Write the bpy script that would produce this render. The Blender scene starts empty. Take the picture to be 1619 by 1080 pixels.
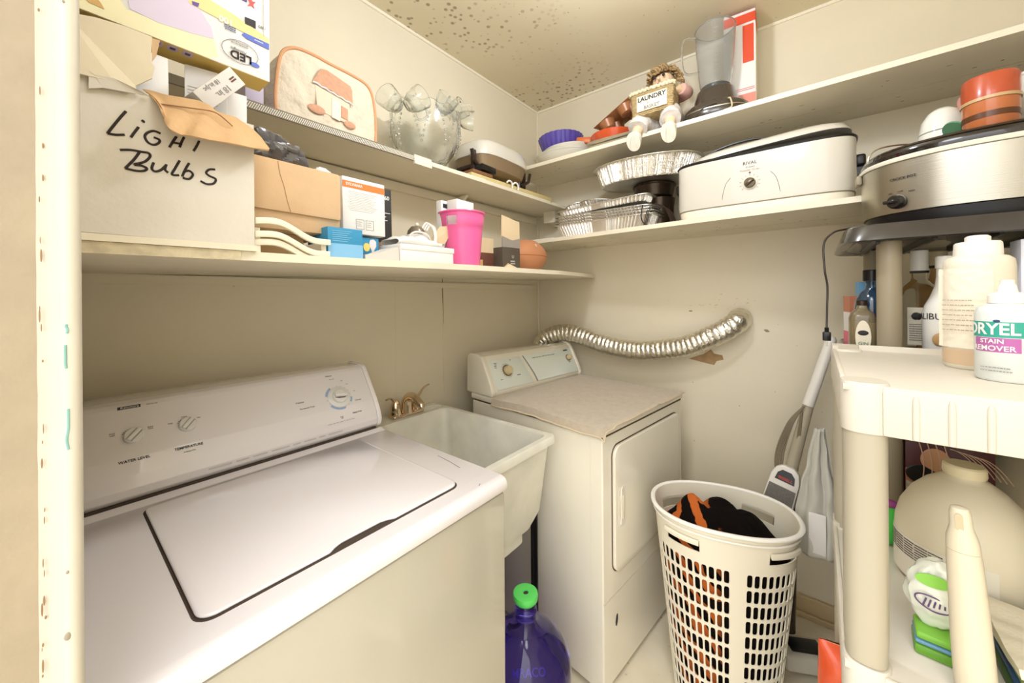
import bpy, bmesh, math, random
from mathutils import Vector, Matrix, noise
random.seed(7)
PI = math.pi
R = math.radians
SC = bpy.context.scene
COL = SC.collection

# ---------------------------------------------------------------- camera
FPX, V0, YAW, ROLL, CAMZ = 596.0, 467.0, R(38.85), R(-.4), 1.375
_f = Vector((math.cos(YAW), math.sin(YAW), 0)); _r0 = Vector((math.sin(YAW), -math.cos(YAW), 0)); _u0 = Vector((0, 0, 1))
_r = _r0*math.cos(ROLL)+_u0*math.sin(ROLL); _u = -_r0*math.sin(ROLL)+_u0*math.cos(ROLL)
CAM = Vector((0, 0, CAMZ))
cd = bpy.data.cameras.new('camera'); cam = bpy.data.objects.new('camera', cd); COL.objects.link(cam)
cam.matrix_world = Matrix(((_r.x, _u.x, -_f.x, 0), (_r.y, _u.y, -_f.y, 0), (_r.z, _u.z, -_f.z, CAMZ), (0, 0, 0, 1)))
cd.sensor_width = 36; cd.lens = FPX/1619*36; cd.shift_y = -(540-V0)/1619; cd.clip_start = .01
SC.camera = cam
# ---------------------------------------------------------------- world, lights, exposure
w = bpy.data.worlds.new('world'); SC.world = w; w.use_nodes = True
bgn = w.node_tree.nodes['Background']; bgn.inputs[0].default_value = (.98, .965, .955, 1); bgn.inputs[1].default_value = 1.2
def light(name, kind, loc, energy, col, size=.1, rot=None, sy=None):
    l = bpy.data.lights.new(name, kind); l.energy = energy; l.color = col
    if kind == 'AREA':
        l.size = size
        if sy: l.shape = 'RECTANGLE'; l.size_y = sy
    else: l.shadow_soft_size = size
    o = bpy.data.objects.new(name, l); COL.objects.link(o); o.location = loc
    if rot: o.rotation_euler = rot
    return o
light('ceiling_bulb_light', 'POINT', (.93, .43, 2.29), 12, (.84, .89, 1.0), .05)
light('added_fill_light', 'POINT', (.26, .08, 2.33), 6.5, (.84, .89, 1.0), .16)  # added fill lamp, no such fixture; brightens the washer top from above
_nt = w.node_tree; _tc = _nt.nodes.new('ShaderNodeTexCoord'); _sp = _nt.nodes.new('ShaderNodeSeparateXYZ'); _mr = _nt.nodes.new('ShaderNodeMapRange')
_mr.inputs[1].default_value = -.2; _mr.inputs[2].default_value = .8; _mr.inputs[3].default_value = 1.0; _mr.inputs[4].default_value = 3.6
_nt.links.new(_tc.outputs['Generated'], _sp.inputs[0]); _nt.links.new(_sp.outputs['Z'], _mr.inputs[0]); _nt.links.new(_mr.outputs[0], bgn.inputs[1])
SC.view_settings.view_transform = 'Standard'; SC.view_settings.look = 'None'
SC.view_settings.exposure = 0.72; SC.view_settings.gamma = 1; SC.view_settings.use_curve_mapping = False

# ---------------------------------------------------------------- helpers
def ray(x, y): return _f+_r*((x-809.5)/FPX)-_u*((y-V0)/FPX)
def onY(x, y, c): d = ray(x, y); return CAM+d*(c/d.y)
def onX(x, y, c): d = ray(x, y); return CAM+d*(c/d.x)
def onZ(x, y, c): d = ray(x, y); return CAM+d*((c-CAMZ)/d.z)
def lin(c):
    c /= 255.0
    return c/12.92 if c <= .04045 else ((c+.055)/1.055)**2.4
def rgb(r, g, b): return (lin(r), lin(g), lin(b), 1)
MATS = {}
def mat(name, col, rough=.5, metal=0, var=0, vscale=6, bump=0, bscale=40, trans=0, ior=1.45, coat=0, spots=None, alpha=1, sub=0, sheen=0, bdist=.01):
    if name in MATS: return MATS[name]
    m = bpy.data.materials.new(name); m.use_nodes = True; nt = m.node_tree; N = nt.nodes; L = nt.links
    p = N['Principled BSDF']; c = rgb(*col)
    p.inputs['Base Color'].default_value = c; p.inputs['Roughness'].default_value = rough; p.inputs['Metallic'].default_value = metal
    p.inputs['Transmission Weight'].default_value = trans; p.inputs['IOR'].default_value = ior
    p.inputs['Coat Weight'].default_value = coat; p.inputs['Alpha'].default_value = alpha
    if sheen: p.inputs['Sheen Weight'].default_value = sheen
    if sub: p.inputs['Subsurface Weight'].default_value = sub; p.inputs['Subsurface Scale'].default_value = .01
    tc = N.new('ShaderNodeTexCoord'); out = None
    if var or spots:
        n = N.new('ShaderNodeTexNoise'); n.inputs['Scale'].default_value = vscale; n.inputs['Detail'].default_value = 6
        L.new(tc.outputs['Object'], n.inputs['Vector'])
        rp = N.new('ShaderNodeValToRGB'); rp.color_ramp.elements[0].position = .3; rp.color_ramp.elements[1].position = .7
        rp.color_ramp.elements[0].color = tuple(x*(1-var) for x in c[:3])+(1,); rp.color_ramp.elements[1].color = tuple(min(1, x*(1+var*.5)) for x in c[:3])+(1,)
        L.new(n.outputs['Fac'], rp.inputs[0]); out = rp.outputs[0]
        if spots:
            sc_, scol, thr = spots
            v = N.new('ShaderNodeTexNoise'); v.inputs['Scale'].default_value = sc_; v.inputs['Detail'].default_value = 2
            L.new(tc.outputs['Object'], v.inputs['Vector'])
            r2 = N.new('ShaderNodeValToRGB'); r2.color_ramp.elements[0].position = thr; r2.color_ramp.elements[1].position = thr+.03
            r2.color_ramp.elements[0].color = (0, 0, 0, 1); r2.color_ramp.elements[1].color = (1, 1, 1, 1)
            L.new(v.outputs['Fac'], r2.inputs[0])
            mx = N.new('ShaderNodeMix'); mx.data_type = 'RGBA'; L.new(r2.outputs[0], mx.inputs[0]); L.new(out, mx.inputs[6]); mx.inputs[7].default_value = rgb(*scol)
            out = mx.outputs[2]
        L.new(out, p.inputs['Base Color'])
    if bump:
        n2 = N.new('ShaderNodeTexNoise'); n2.inputs['Scale'].default_value = bscale; n2.inputs['Detail'].default_value = 4
        L.new(tc.outputs['Object'], n2.inputs['Vector'])
        b = N.new('ShaderNodeBump'); b.inputs['Strength'].default_value = bump; b.inputs['Distance'].default_value = bdist
        L.new(n2.outputs['Fac'], b.inputs['Height']); L.new(b.outputs[0], p.inputs['Normal'])
    MATS[name] = m
    return m

class MB:
    def __init__(s): s.bm = bmesh.new()
    def _merge(s, t, M=None):
        if M is not None: bmesh.ops.transform(t, matrix=M, verts=t.verts)
        me = bpy.data.meshes.new('tmp'); t.to_mesh(me); t.free(); s.bm.from_mesh(me); bpy.data.meshes.remove(me); return s
    def box(s, x0, x1, y0, y1, z0, z1, bevel=0, seg=2, M=None, taper=None):
        t = bmesh.new(); bmesh.ops.create_cube(t, size=1)
        for v in t.verts:
            k = taper if (taper is not None and v.co.z < 0) else 1
            v.co = Vector(((x0+x1)/2+v.co.x*(x1-x0)*k, (y0+y1)/2+v.co.y*(y1-y0)*k, (z0+z1)/2+v.co.z*(z1-z0)))
        if bevel: bmesh.ops.bevel(t, geom=t.edges[:], offset=bevel, segments=seg, profile=.5, affect='EDGES')
        return s._merge(t, M)
    def rings(s, rr, cap0=True, cap1=True, closed=False, M=None):
        t = bmesh.new(); V = [[t.verts.new(p) for p in r] for r in rr]; n = len(V[0]); k = len(V)
        for i in range(k if closed else k-1):
            a, b = V[i], V[(i+1) % k]
            for j in range(n):
                try: t.faces.new((a[j], a[(j+1) % n], b[(j+1) % n], b[j]))
                except ValueError: pass
        if not closed:
            if cap0: t.faces.new(list(reversed(V[0])))
            if cap1: t.faces.new(V[-1])
        bmesh.ops.recalc_face_normals(t, faces=t.faces)
        return s._merge(t, M)
    def lathe(s, prof, n=32, c=(0, 0, 0), ex=1, ey=1, cap0=True, cap1=True, sup=2, M=None):
        def ang(a):
            ca, sa = math.cos(a), math.sin(a)
            if sup != 2:
                q = 2/sup
                ca = math.copysign(abs(ca)**q, ca); sa = math.copysign(abs(sa)**q, sa)
            return ca, sa
        rr = []
        for (r, z) in prof:
            rr.append([Vector((c[0]+ang(2*PI*j/n)[0]*max(r, 1e-5)*ex, c[1]+ang(2*PI*j/n)[1]*max(r, 1e-5)*ey, c[2]+z)) for j in range(n)])
        return s.rings(rr, cap0, cap1, M=M)
    def oval(s, prof, n=48, c=(0, 0, 0), sup=2, M=None, cap0=True, cap1=True):
        rr = []
        for (a, b, z) in prof:
            L_ = []
            for j in range(n):
                t = 2*PI*j/n; ca, sa = math.cos(t), math.sin(t); q = 2/sup
                L_.append(Vector((c[0]+a*math.copysign(abs(ca)**q, ca), c[1]+b*math.copysign(abs(sa)**q, sa), c[2]+z)))
            rr.append(L_)
        return s.rings(rr, cap0, cap1, M=M)
    def cyl(s, p0, p1, r0, r1=None, n=20):
        return s.tube([p0, p1], [r0, r0 if r1 is None else r1], n)
    def tube(s, pts, r, n=8, closed=False, flat=1.0, M=None):
        pts = [Vector(p) for p in pts]; k = len(pts)
        rad = r if isinstance(r, (list, tuple)) else [r]*k
        T = []
        for i in range(k):
            a = pts[i-1] if (i > 0 or closed) else pts[i]; b = pts[(i+1) % k] if (i < k-1 or closed) else pts[i]
            d = (b-a); T.append(d.normalized() if d.length > 1e-9 else Vector((0, 0, 1)))
        up = Vector((0, 0, 1)) if abs(T[0].z) < .9 else Vector((1, 0, 0))
        nrm = (up-T[0]*up.dot(T[0])).normalized(); rr = []
        for i in range(k):
            nrm = (nrm-T[i]*nrm.dot(T[i]))
            nrm = nrm.normalized() if nrm.length > 1e-6 else T[i].orthogonal().normalized()
            bi = T[i].cross(nrm)
            rr.append([pts[i]+(nrm*math.cos(2*PI*j/n)*flat+bi*math.sin(2*PI*j/n))*rad[i] for j in range(n)])
        return s.rings(rr, closed=closed, M=M)
    def prism(s, poly, axis, a, b, bevel=0, M=None, seg=2):
        def P(u, v, k):
            return {'x': Vector((k, u, v)), 'y': Vector((u, k, v)), 'z': Vector((u, v, k))}[axis]
        t = bmesh.new(); A = [t.verts.new(P(u, v, a)) for u, v in poly]; B = [t.verts.new(P(u, v, b)) for u, v in poly]; n = len(poly)
        t.faces.new(A); t.faces.new(list(reversed(B)))
        for j in range(n): t.faces.new((A[j], B[j], B[(j+1) % n], A[(j+1) % n]))
        bmesh.ops.recalc_face_normals(t, faces=t.faces)
        if bevel: bmesh.ops.bevel(t, geom=t.edges[:], offset=bevel, segments=seg, profile=.5, affect='EDGES')
        return s._merge(t, M)
    def ball(s, c, rx, ry=None, rz=None, u=20, v=12, M=None, bump=0, bs=10):
        t = bmesh.new(); bmesh.ops.create_uvsphere(t, u_segments=u, v_segments=v, radius=1)
        for q in t.verts:
            k = 1+(bump*noise.noise(q.co*bs+Vector(c)*9) if bump else 0)
            q.co = Vector((c[0]+q.co.x*rx*k, c[1]+q.co.y*(ry or rx)*k, c[2]+q.co.z*(rz or rx)*k))
        return s._merge(t, M)
    def sheet(s, f, nu, nv, th=0, M=None):
        t = bmesh.new(); V = [[t.verts.new(f(i/nu, j/nv)) for j in range(nv+1)] for i in range(nu+1)]
        for i in range(nu):
            for j in range(nv): t.faces.new((V[i][j], V[i+1][j], V[i+1][j+1], V[i][j+1]))
        if th:
            bmesh.ops.recalc_face_normals(t, faces=t.faces)
            bmesh.ops.solidify(t, geom=t.faces[:], thickness=th)
        return s._merge(t, M)
    def poly3(s, pts, th):
        t = bmesh.new(); pts = [Vector(p) for p in pts]; fc = t.faces.new([t.verts.new(p) for p in pts])
        t.normal_update(); nn = fc.normal.copy()
        e = bmesh.ops.extrude_face_region(t, geom=[fc]); vs = [g for g in e['geom'] if isinstance(g, bmesh.types.BMVert)]
        bmesh.ops.translate(t, verts=vs, vec=nn*th); bmesh.ops.recalc_face_normals(t, faces=t.faces)
        return s._merge(t)
    def jitter(s, a, sc=8, seed=0):
        for v in s.bm.verts: v.co += noise.noise_vector(v.co*sc+Vector((seed, 0, 0)))*a
        return s
    def build(s, name, m, parent=None, label=None, smooth=35, sub=0, cat=None, group=None, kind=None, solid=0):
        me = bpy.data.meshes.new(name); s.bm.to_mesh(me); s.bm.free()
        if smooth:
            for p in me.polygons: p.use_smooth = True
            me.set_sharp_from_angle(angle=R(smooth))
        if m: me.materials.append(m)
        o = bpy.data.objects.new(name, me); COL.objects.link(o)
        if parent: o.parent = parent
        if label: o['label'] = label
        if cat: o['category'] = cat
        if group: o['group'] = group
        if kind: o['kind'] = kind
        if solid:
            q = o.modifiers.new('solid', 'SOLIDIFY'); q.thickness = solid; q.offset = 0
        if sub:
            q = o.modifiers.new('sub', 'SUBSURF'); q.levels = sub; q.render_levels = sub
        return o

def thing(name, label, cat, loc=(0, 0, 0), rz=0, group=None, rx=0, ry=0):
    o = bpy.data.objects.new(name, None); COL.objects.link(o); o.empty_display_size = .05
    o.location = loc; o.rotation_euler = (rx, ry, rz); o['label'] = label; o['category'] = cat
    if group: o['group'] = group
    return o
def struct(name, mb, m, smooth=0, parent=None):
    o = mb.build(name, m, parent, smooth=smooth); o['kind'] = 'structure'; return o
def text(parent, name, s, size, M, m, depth=.0004, align='CENTER', bend=None, cx=1.0, bold=0, shear=0, label=None):
    cu = bpy.data.curves.new(name, 'FONT'); cu.body = s; cu.size = size; cu.extrude = depth; cu.align_x = align; cu.align_y = 'CENTER'
    cu.offset = bold; cu.shear = shear; cu.resolution_u = 3
    o = bpy.data.objects.new(name, cu); COL.objects.link(o)
    dg = bpy.context.evaluated_depsgraph_get(); me = bpy.data.meshes.new_from_object(o.evaluated_get(dg))
    bpy.data.objects.remove(o); bpy.data.curves.remove(cu)
    for v in me.vertices:
        v.co.x *= cx
        if bend:   # wrap on a cylinder of radius bend, text plane tangent at origin
            a = v.co.x/bend; rr_ = bend+v.co.z
            v.co = Vector((math.sin(a)*rr_, v.co.y, math.cos(a)*rr_-bend))
    me.transform(M); me.materials.clear(); me.materials.append(m); me.name = name
    o = bpy.data.objects.new(name, me); COL.objects.link(o)
    if parent: o.parent = parent
    if label: o['label'] = label
    return o
def lines(parent, M, n, w_, dz, h, m, seed=1):   # rows of print too small to read
    rn = random.Random(seed); b = MB()
    for i in range(n):
        x = -w_/2
        while x < w_/2*rn.uniform(.7, 1):
            k = rn.uniform(.05, .14)*w_; b.box(x, min(x+k, w_/2), -dz*i-h/2, -dz*i+h/2, 0, .0003, M=M); x += k+.025*w_
    return b.build('small_print', m, parent, smooth=0)
def T(x, y, z): return Matrix.Translation((x, y, z))
def Rm(a, ax): return Matrix.Rotation(R(a), 4, ax)
FRONT = Rm(90, 'X')               # text facing -Y, reading along +X
LEFTF = Rm(-90, 'Z') @ Rm(90, 'X')  # text facing -X, reading along -Y
def cr(pts, n=6, closed=False):   # Catmull-Rom
    P = [Vector(p) for p in pts]; o = []; k = len(P)
    rng = range(k if closed else k-1)
    for i in rng:
        a = P[i-1] if (i > 0 or closed) else P[0]; b = P[i]; c = P[(i+1) % k]; d = P[(i+2) % k] if (i+2 < k or closed) else P[-1]
        for j in range(n):
            t = j/n; o.append(.5*((2*b)+(c-a)*t+(2*a-5*b+4*c-d)*t*t+(3*b-a-3*c+d)*t**3))
    if not closed: o.append(P[-1])
    return o
def rrect(w, h, r, n=5, cx=0, cy=0):
    o = []
    for sx, sy, a0 in ((1, 1, 0), (-1, 1, 90), (-1, -1, 180), (1, -1, 270)):
        for i in range(n+1):
            a = R(a0+90*i/n); o.append((cx+sx*(w/2-r)+r*math.cos(a), cy+sy*(h/2-r)+r*math.sin(a)))
    return o

# ---------------------------------------------------------------- shared materials
M_wall = mat('cream_wall_paint', (228, 218, 193), .55, var=.05, vscale=2.2, bump=.25, bscale=60, bdist=.002, spots=(26, (200, 186, 154), .775))
M_shelf = mat('cream_shelf_paint', (229, 220, 197), .45, var=.07, vscale=5, bump=.15, bscale=30, bdist=.002, spots=(34, (170, 150, 116), .78))
M_white = mat('white_enamel', (230, 225, 226), .16, coat=.6)
M_wplast = mat('white_plastic', (235, 230, 220), .35)
M_cream = mat('cream_plastic', (231, 224, 203), .4)
M_tub = mat('tub_plastic', (222, 219, 205), .45, var=.12, vscale=9)
M_dark = mat('dark_print', (45, 42, 42), .6)
M_gray = mat('gray_print', (140, 138, 135), .6)
M_black = mat('black_plastic', (22, 20, 20), .3)
M_brownp = mat('dark_brown_plastic', (48, 34, 26), .3)
M_card = mat('brown_cardboard', (205, 172, 132), .8, var=.07, vscale=14, bump=.1)
M_paper = mat('white_card', (228, 225, 220), .6, var=.02)
M_chrome = mat('chrome', (225, 205, 180), .12, metal=1)
M_steel = mat('brushed_steel', (196, 190, 172), .28, metal=1, var=.12, vscale=3)
M_foil = mat('aluminium_foil', (236, 233, 226), .36, metal=1, bump=.5, bscale=220, bdist=.004)
M_glass = mat('clear_glass', (250, 252, 250), .03, trans=1, ior=1.45)
M_bglass = mat('bottle_glass', (244, 248, 246), .04, trans=1, ior=1.12)
M_orange = mat('orange_plastic', (226, 92, 40), .35)
M_purple = mat('purple_plastic', (92, 78, 165), .3)
M_blue = mat('blue_card', (58, 146, 190), .55)
M_lblue = mat('light_blue_card', (128, 182, 218), .55)
M_green = mat('green_plastic', (88, 205, 95), .3)
M_marker = mat('black_marker', (40, 28, 22), .7)

# ---------------------------------------------------------------- room
XB, YL, YR, ZC = 2.04, 1.42, -.62, 2.575
struct('floor', MB().box(-1.6, XB+.1, -1.4, YL+.1, -.05, 0), mat('vinyl_floor', (226, 216, 192), .4, var=.1, vscale=7, spots=(30, (206, 190, 158), .68)))
Mceil = bpy.data.materials.new('ceiling_paint'); Mceil.use_nodes = True
def ceil_mat():
    nt = Mceil.node_tree; N = nt.nodes; L = nt.links; p = N['Principled BSDF']; p.inputs['Roughness'].default_value = .45
    tc = N.new('ShaderNodeTexCoord')
    def noise_(s, d=3):
        n = N.new('ShaderNodeTexNoise'); n.inputs['Scale'].default_value = s; n.inputs['Detail'].default_value = d; L.new(tc.outputs['Object'], n.inputs['Vector']); return n.outputs['Fac']
    def ramp(x, a, b, c0=(0, 0, 0, 1), c1=(1, 1, 1, 1)):
        r = N.new('ShaderNodeValToRGB'); r.color_ramp.elements[0].position = a; r.color_ramp.elements[1].position = b
        r.color_ramp.elements[0].color = c0; r.color_ramp.elements[1].color = c1; L.new(x, r.inputs[0]); return r.outputs[0]
    def mth(op, a, b):
        m = N.new('ShaderNodeMath'); m.operation = op
        for i, q in enumerate((a, b)):
            if hasattr(q, 'is_linked'): L.new(q, m.inputs[i])
            else: m.inputs[i].default_value = q
        return m.outputs[0]
    base = ramp(noise_(1.5), .3, .7, rgb(212, 199, 166), rgb(224, 213, 184))
    vo = N.new('ShaderNodeTexVoronoi'); vo.inputs['Scale'].default_value = 30; vo.inputs['Randomness'].default_value = 1; L.new(tc.outputs['Object'], vo.inputs['Vector'])
    sp = ramp(vo.outputs['Distance'], .20, .30, (1, 1, 1, 1), (0, 0, 0, 1))
    sep = N.new('ShaderNodeSeparateXYZ'); L.new(tc.outputs['Object'], sep.inputs[0])
    # the mildew grows in a patch close to the left wall
    patch = mth('MULTIPLY', ramp(noise_(2.6, 5), .40, .55), ramp(mth('ADD', sep.outputs['Y'], 0), .78, 1.18))
    rim = mth('MULTIPLY', ramp(noise_(5), .40, .58), ramp(mth('ADD', sep.outputs['Y'], 0), 1.27, 1.40))
    stray = ramp(noise_(60, 1), .765, .79)
    mx = N.new('ShaderNodeMix'); mx.data_type = 'RGBA'; L.new(mth('MULTIPLY', mth('MULTIPLY', sp, patch), .75), mx.inputs[0]); L.new(base, mx.inputs[6]); mx.inputs[7].default_value = rgb(128, 106, 76)
    m2 = N.new('ShaderNodeMix'); m2.data_type = 'RGBA'; L.new(mth('MULTIPLY', rim, .6), m2.inputs[0]); L.new(mx.outputs[2], m2.inputs[6]); m2.inputs[7].default_value = rgb(190, 158, 118)
    m3 = N.new('ShaderNodeMix'); m3.data_type = 'RGBA'; L.new(mth('MULTIPLY', stray, .7), m3.inputs[0]); L.new(m2.outputs[2], m3.inputs[6]); m3.inputs[7].default_value = rgb(125, 105, 80)
    L.new(m3.outputs[2], p.inputs['Base Color'])
ceil_mat()
struct('ceiling', MB().box(-.14, XB+.1, -1.4, YL+.1, ZC, ZC+.05), Mceil)
wl = struct('wall_left', MB().box(-.14, XB+.1, YL, YL+.1, 0, ZC), M_wall)
M_crack = mat('panel_seam', (150, 130, 95), .8)
struct('trim_1', MB().box(1.222, 1.228, YL-.003, YL, .95, 1.462).box(1.228, 1.242, YL-.0015, YL, .9, 1.462), M_wall)
MB().prism([(1.217, 1.46), (1.2205, 1.46), (1.2255, 1.24), (1.2245, 1.24), (1.2185, 1.36)], 'y', YL-.0035, YL-.003).build('crack', M_crack, bpy.data.objects['trim_1'])
struct('trim_2', MB().box(.955, .985, YL-.0012, YL, 0, 1.455), M_wall)
struct('wall_back', MB().box(XB, XB+.1, YR-.1, YL+.1, 0, ZC), M_wall)
struct('wall_right', MB().box(-.16, XB+.1, YR-.1, YR, 0, ZC), M_wall)
struct('trim_3', MB().cyl((XB-.004, YL-.004, 0), (XB-.004, YL-.004, ZC), .008, n=8), M_wall, 40)
struct('trim_4', MB().box(XB-.008, XB, YR, YL, ZC-.012, ZC).box(0, XB, YL-.008, YL, ZC-.012, ZC), mat('trim_paint', (240, 232, 210), .5))
struct('baseboard_back', MB().box(XB-.018, XB, YR, YL, 0, .085, .004).box(XB-.03, XB-.018, YR, YL, 0, .022, .004), mat('baseboard_paint', (205, 182, 142), .45, var=.15))
struct('baseboard_right', MB().box(.75, XB-.03, YR, YR+.018, 0, .085, .004), mat('baseboard_paint', (205, 182, 142)))
# doorway side: rough plaster end of the wall and the bead of painted trim
def jamb():
    M_pl = mat('jamb_plaster', (158, 144, 120), .6, var=.1, vscale=18, bump=.3, bscale=90, bdist=.002)  # plaster colour darkened to put shade on the over-lit jamb face
    struct('wall_front', MB().box(-.16, .006, .52, YL, 0, ZC), M_pl)
    a = MB()
    pr = [(-.006, .522), (.006, .510), (.009, .5035), (.0125, .501), (.0175, .501), (.0205, .504), (.0212, .51), (.0212, .56), (.0, .56)]
    rr = []
    for k in range(121):
        z = ZC*k/120; s = .0012*(z-1.4)
        rr.append([Vector((x+(-s if x > .004 else 0)+(.0006*noise.noise(Vector((i, z*30, 0))) if i < 3 else 0), y+.0006*noise.noise(Vector((i*3, z*20, 5))), z)) for i, (x, y) in enumerate(pr)])
    a.rings(rr)
    tr = struct('trim_5', a, mat('bead_paint', (194, 186, 168), .45, var=.04, vscale=20), 60)
    c = MB()
    for k in range(46):
        z = random.uniform(.6, 2.0); c.ball((-.0015+random.uniform(-.001, .0015), .5145, z), random.uniform(.0003, .0007), .0004, random.uniform(.001, .006), 8, 6)
    c.build('chipped_paint', mat('chip_brown', (140, 112, 78), .8), tr)
    c = MB()
    for z0, h in ((1.245, .035), (1.315, .02), (1.345, .008)):
        c.tube(cr([(.0118+random.uniform(-.001, .001), .5012, z0+h*i/4) for i in range(5)], 4), .0009, 6)
    c.build('paint_mark', mat('teal_mark', (122, 168, 158), .7), tr)
    c = MB()
    for z, r_ in ((1.085, .0022), (1.02, .001), (.99, .0012), (.955, .0009), (1.14, .0009), (1.63, .0009)):
        c.ball((.0115, .5012, z), r_, .0006, r_*1.6, 8, 6)
    c.build('scuff', mat('scuff_gray', (150, 140, 120), .8), tr)
jamb()
# ceiling lampholder with bulb (above the frame)
def lampholder():
    t = thing('ceiling_light', 'round porcelain ceiling lampholder above the sink', 'light', (.93, .43, ZC))
    MB().lathe([(.0, 0), (.06, 0), (.058, -.012), (.035, -.03), (.022, -.05), (.0, -.05)], 28).build('holder', M_wplast, t)
lampholder()

# ---------------------------------------------------------------- wall shelves
def LS(x): return 1.452+.018*x      # top of the lower left shelf
def shelf_lower_left():
    t = thing('wall_shelf', 'deep cream lower shelf on the left wall over the washer and sink', 'shelf')
    pts = [(.0, .765), (.34, .792), (.8, .795), (1.35, .83), (1.78, .925), (2.02, 1.005), (2.038, 1.02), (2.038, YL), (0, YL)]
    b = MB(); th = .016
    lo = [Vector((x, y, LS(x)-th)) for x, y in pts]; hi = [Vector((x, y, LS(x))) for x, y in pts]
    b.rings([lo, hi]); b.build('board', M_shelf, t, smooth=0)
    # bare plywood facing and extra board at the left
    c = MB(); pl = [(.0, .760), (.215, .777), (.209, .782), (.0, .765)]
    c.rings([[Vector((x, y, LS(x)-.0165)) for x, y in pl], [Vector((x, y, LS(x))) for x, y in pl]])
    mp = mat('weathered_plywood', (205, 192, 160), .8, var=.22, vscale=60, bump=.4, bscale=120, bdist=.001)
    c.build('plywood_strip', mp, t, smooth=0)
    c = MB(); pl = [(.0, .758), (.24, .776), (.24, 1.2), (0, 1.2)]
    c.rings([[Vector((x, y, LS(x)+.0005)) for x, y in pl], [Vector((x, y, LS(x)+.0105)) for x, y in pl]])
    c.build('top_board', M_shelf, t, smooth=0)
    MB().box(.0, 2.0, YL-.014, YL, LS(.6)-.05, LS(.6)-.0245).build('cleat', M_wall, t, smooth=0)
    MB().poly3([(2.0, 1.03, LS(2)+.001), (2.036, 1.15, LS(2)+.001), (2.036, 1.35, LS(2)+.001), (1.9, 1.3, LS(1.9)+.001)], .002).build('paper_scrap', M_paper, t, smooth=0)
shelf_lower_left()
ULT = 1.888
def shelf_upper_left():
    t = thing('wall_shelf', 'upper shelf on the left wall with lacy perforated edging', 'shelf', (0, 0, 0))
    def zt(x): return 1.872+.0085*x
    def boardseg(x0, x1, y0, nm, m):
        c = MB(); pl = [(x0, y0), (x1, y0+.003), (x1, YL), (x0, YL)]
        c.rings([[Vector((x, y, zt(x)-.006)) for x, y in pl], [Vector((x, y, zt(x)+.01)) for x, y in pl]]); return c.build(nm, m, t, smooth=0)
    boardseg(.0, .905, 1.146, 'board', M_shelf)
    boardseg(.9055, 2.038, 1.146, 'board', M_shelf)
    me = mat('edging_base', (122, 110, 86), .5)
    c = MB(); c.rings([[Vector((x, y, zt(x)-.009)) for x, y in ((.0, 1.141), (.855, 1.141), (.855, 1.146), (.0, 1.146))],
                       [Vector((x, y, zt(x)+.013)) for x, y in ((.0, 1.141), (.855, 1.141), (.855, 1.146), (.0, 1.146))]])
    ed = c.build('edging', me, t, smooth=0)
    c = MB(); n = 105
    for i in range(n):
        for j in range(3):
            x = .3+(.855-.3)*(i+.5*(j % 2))/n; z = zt(x)-.0045+.0055*j
            tb = bmesh.new(); bmesh.ops.create_uvsphere(tb, u_segments=6, v_segments=4, radius=1)
            c._merge(tb, T(x, 1.1410, z) @ Rm(30, 'Y') @ Matrix.Diagonal((.0014, .0014, .0036, 1)))
    c.build('lace', mat('edging_lace', (240, 236, 224), .4), ed)
    c = MB(); c.rings([[Vector((x, y, zt(x)-.02)) for x, y in ((.85, 1.134), (.93, 1.136), (.93, 1.146), (.85, 1.146))],
                       [Vector((x, y, zt(x)+.014)) for x, y in ((.85, 1.138), (.93, 1.139), (.93, 1.146), (.85, 1.146))]])
    c.build('edge_wrap', M_shelf, t, smooth=0)
    MB().box(.0, 2.0, YL-.018, YL, 1.83, 1.865).build('cleat', M_shelf, t, smooth=0)
    MB().box(1.93, XB, 1.22, 1.30, 1.815, 1.8855).build('cleat', M_shelf, t, smooth=0)
    MB().prism([(YL-.018, 1.865), (YL-.09, 1.868), (YL-.018, 1.79)], 'x', 1.30, 1.315).build('bracket', M_shelf, t, smooth=0)
shelf_upper_left()
LRT, URT = 1.675, 2.092
def shelf_right(name, label, z0, z1, xl, xr, yl, yr, cl):
    t = thing('wall_shelf', label, 'shelf')
    c = MB(); pl = [(xl, yl), (xr, yr), (XB, yr), (XB, yl)]
    c.rings([[Vector((x, y, z0)) for x, y in pl], [Vector((x, y, z1)) for x, y in pl]]); c.build('board', M_shelf, t, smooth=0)
    for (a, b, e, f_, g, h) in cl: MB().box(a, b, e, f_, g, h, .002).build('cleat', M_shelf, t, smooth=0)
    rn = random.Random(int(z0*100)); c = MB()
    for k in range(34):
        y = rn.uniform(yr+.1, yl-.1); c.ball((rn.uniform(1.74, 2.0), y, z0), rn.uniform(.001, .003), rn.uniform(.003, .009), .0005, 8, 4)
    c.build('flecks', mat('brown_fleck', (128, 100, 66), .8), t)
    MB().box(1.862, 1.8645, yr, yl, z0-.0006, z0+.001).build('board_seam', mat('seam_shade', (206, 192, 160), .6), t, smooth=0)
    return t
shelf_right('wall_shelf', 'lower shelf on the back wall under the foil pans and white roaster', 1.656, LRT, 1.703, 1.575, 1.37, -.16, [])
shelf_right('wall_shelf', 'high shelf on the back wall under the blender and doll', 2.073, URT, 1.69, 1.64, 1.37, YR, [(1.25, XB, YR, YR+.03, 2.035, 2.073)])

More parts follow.
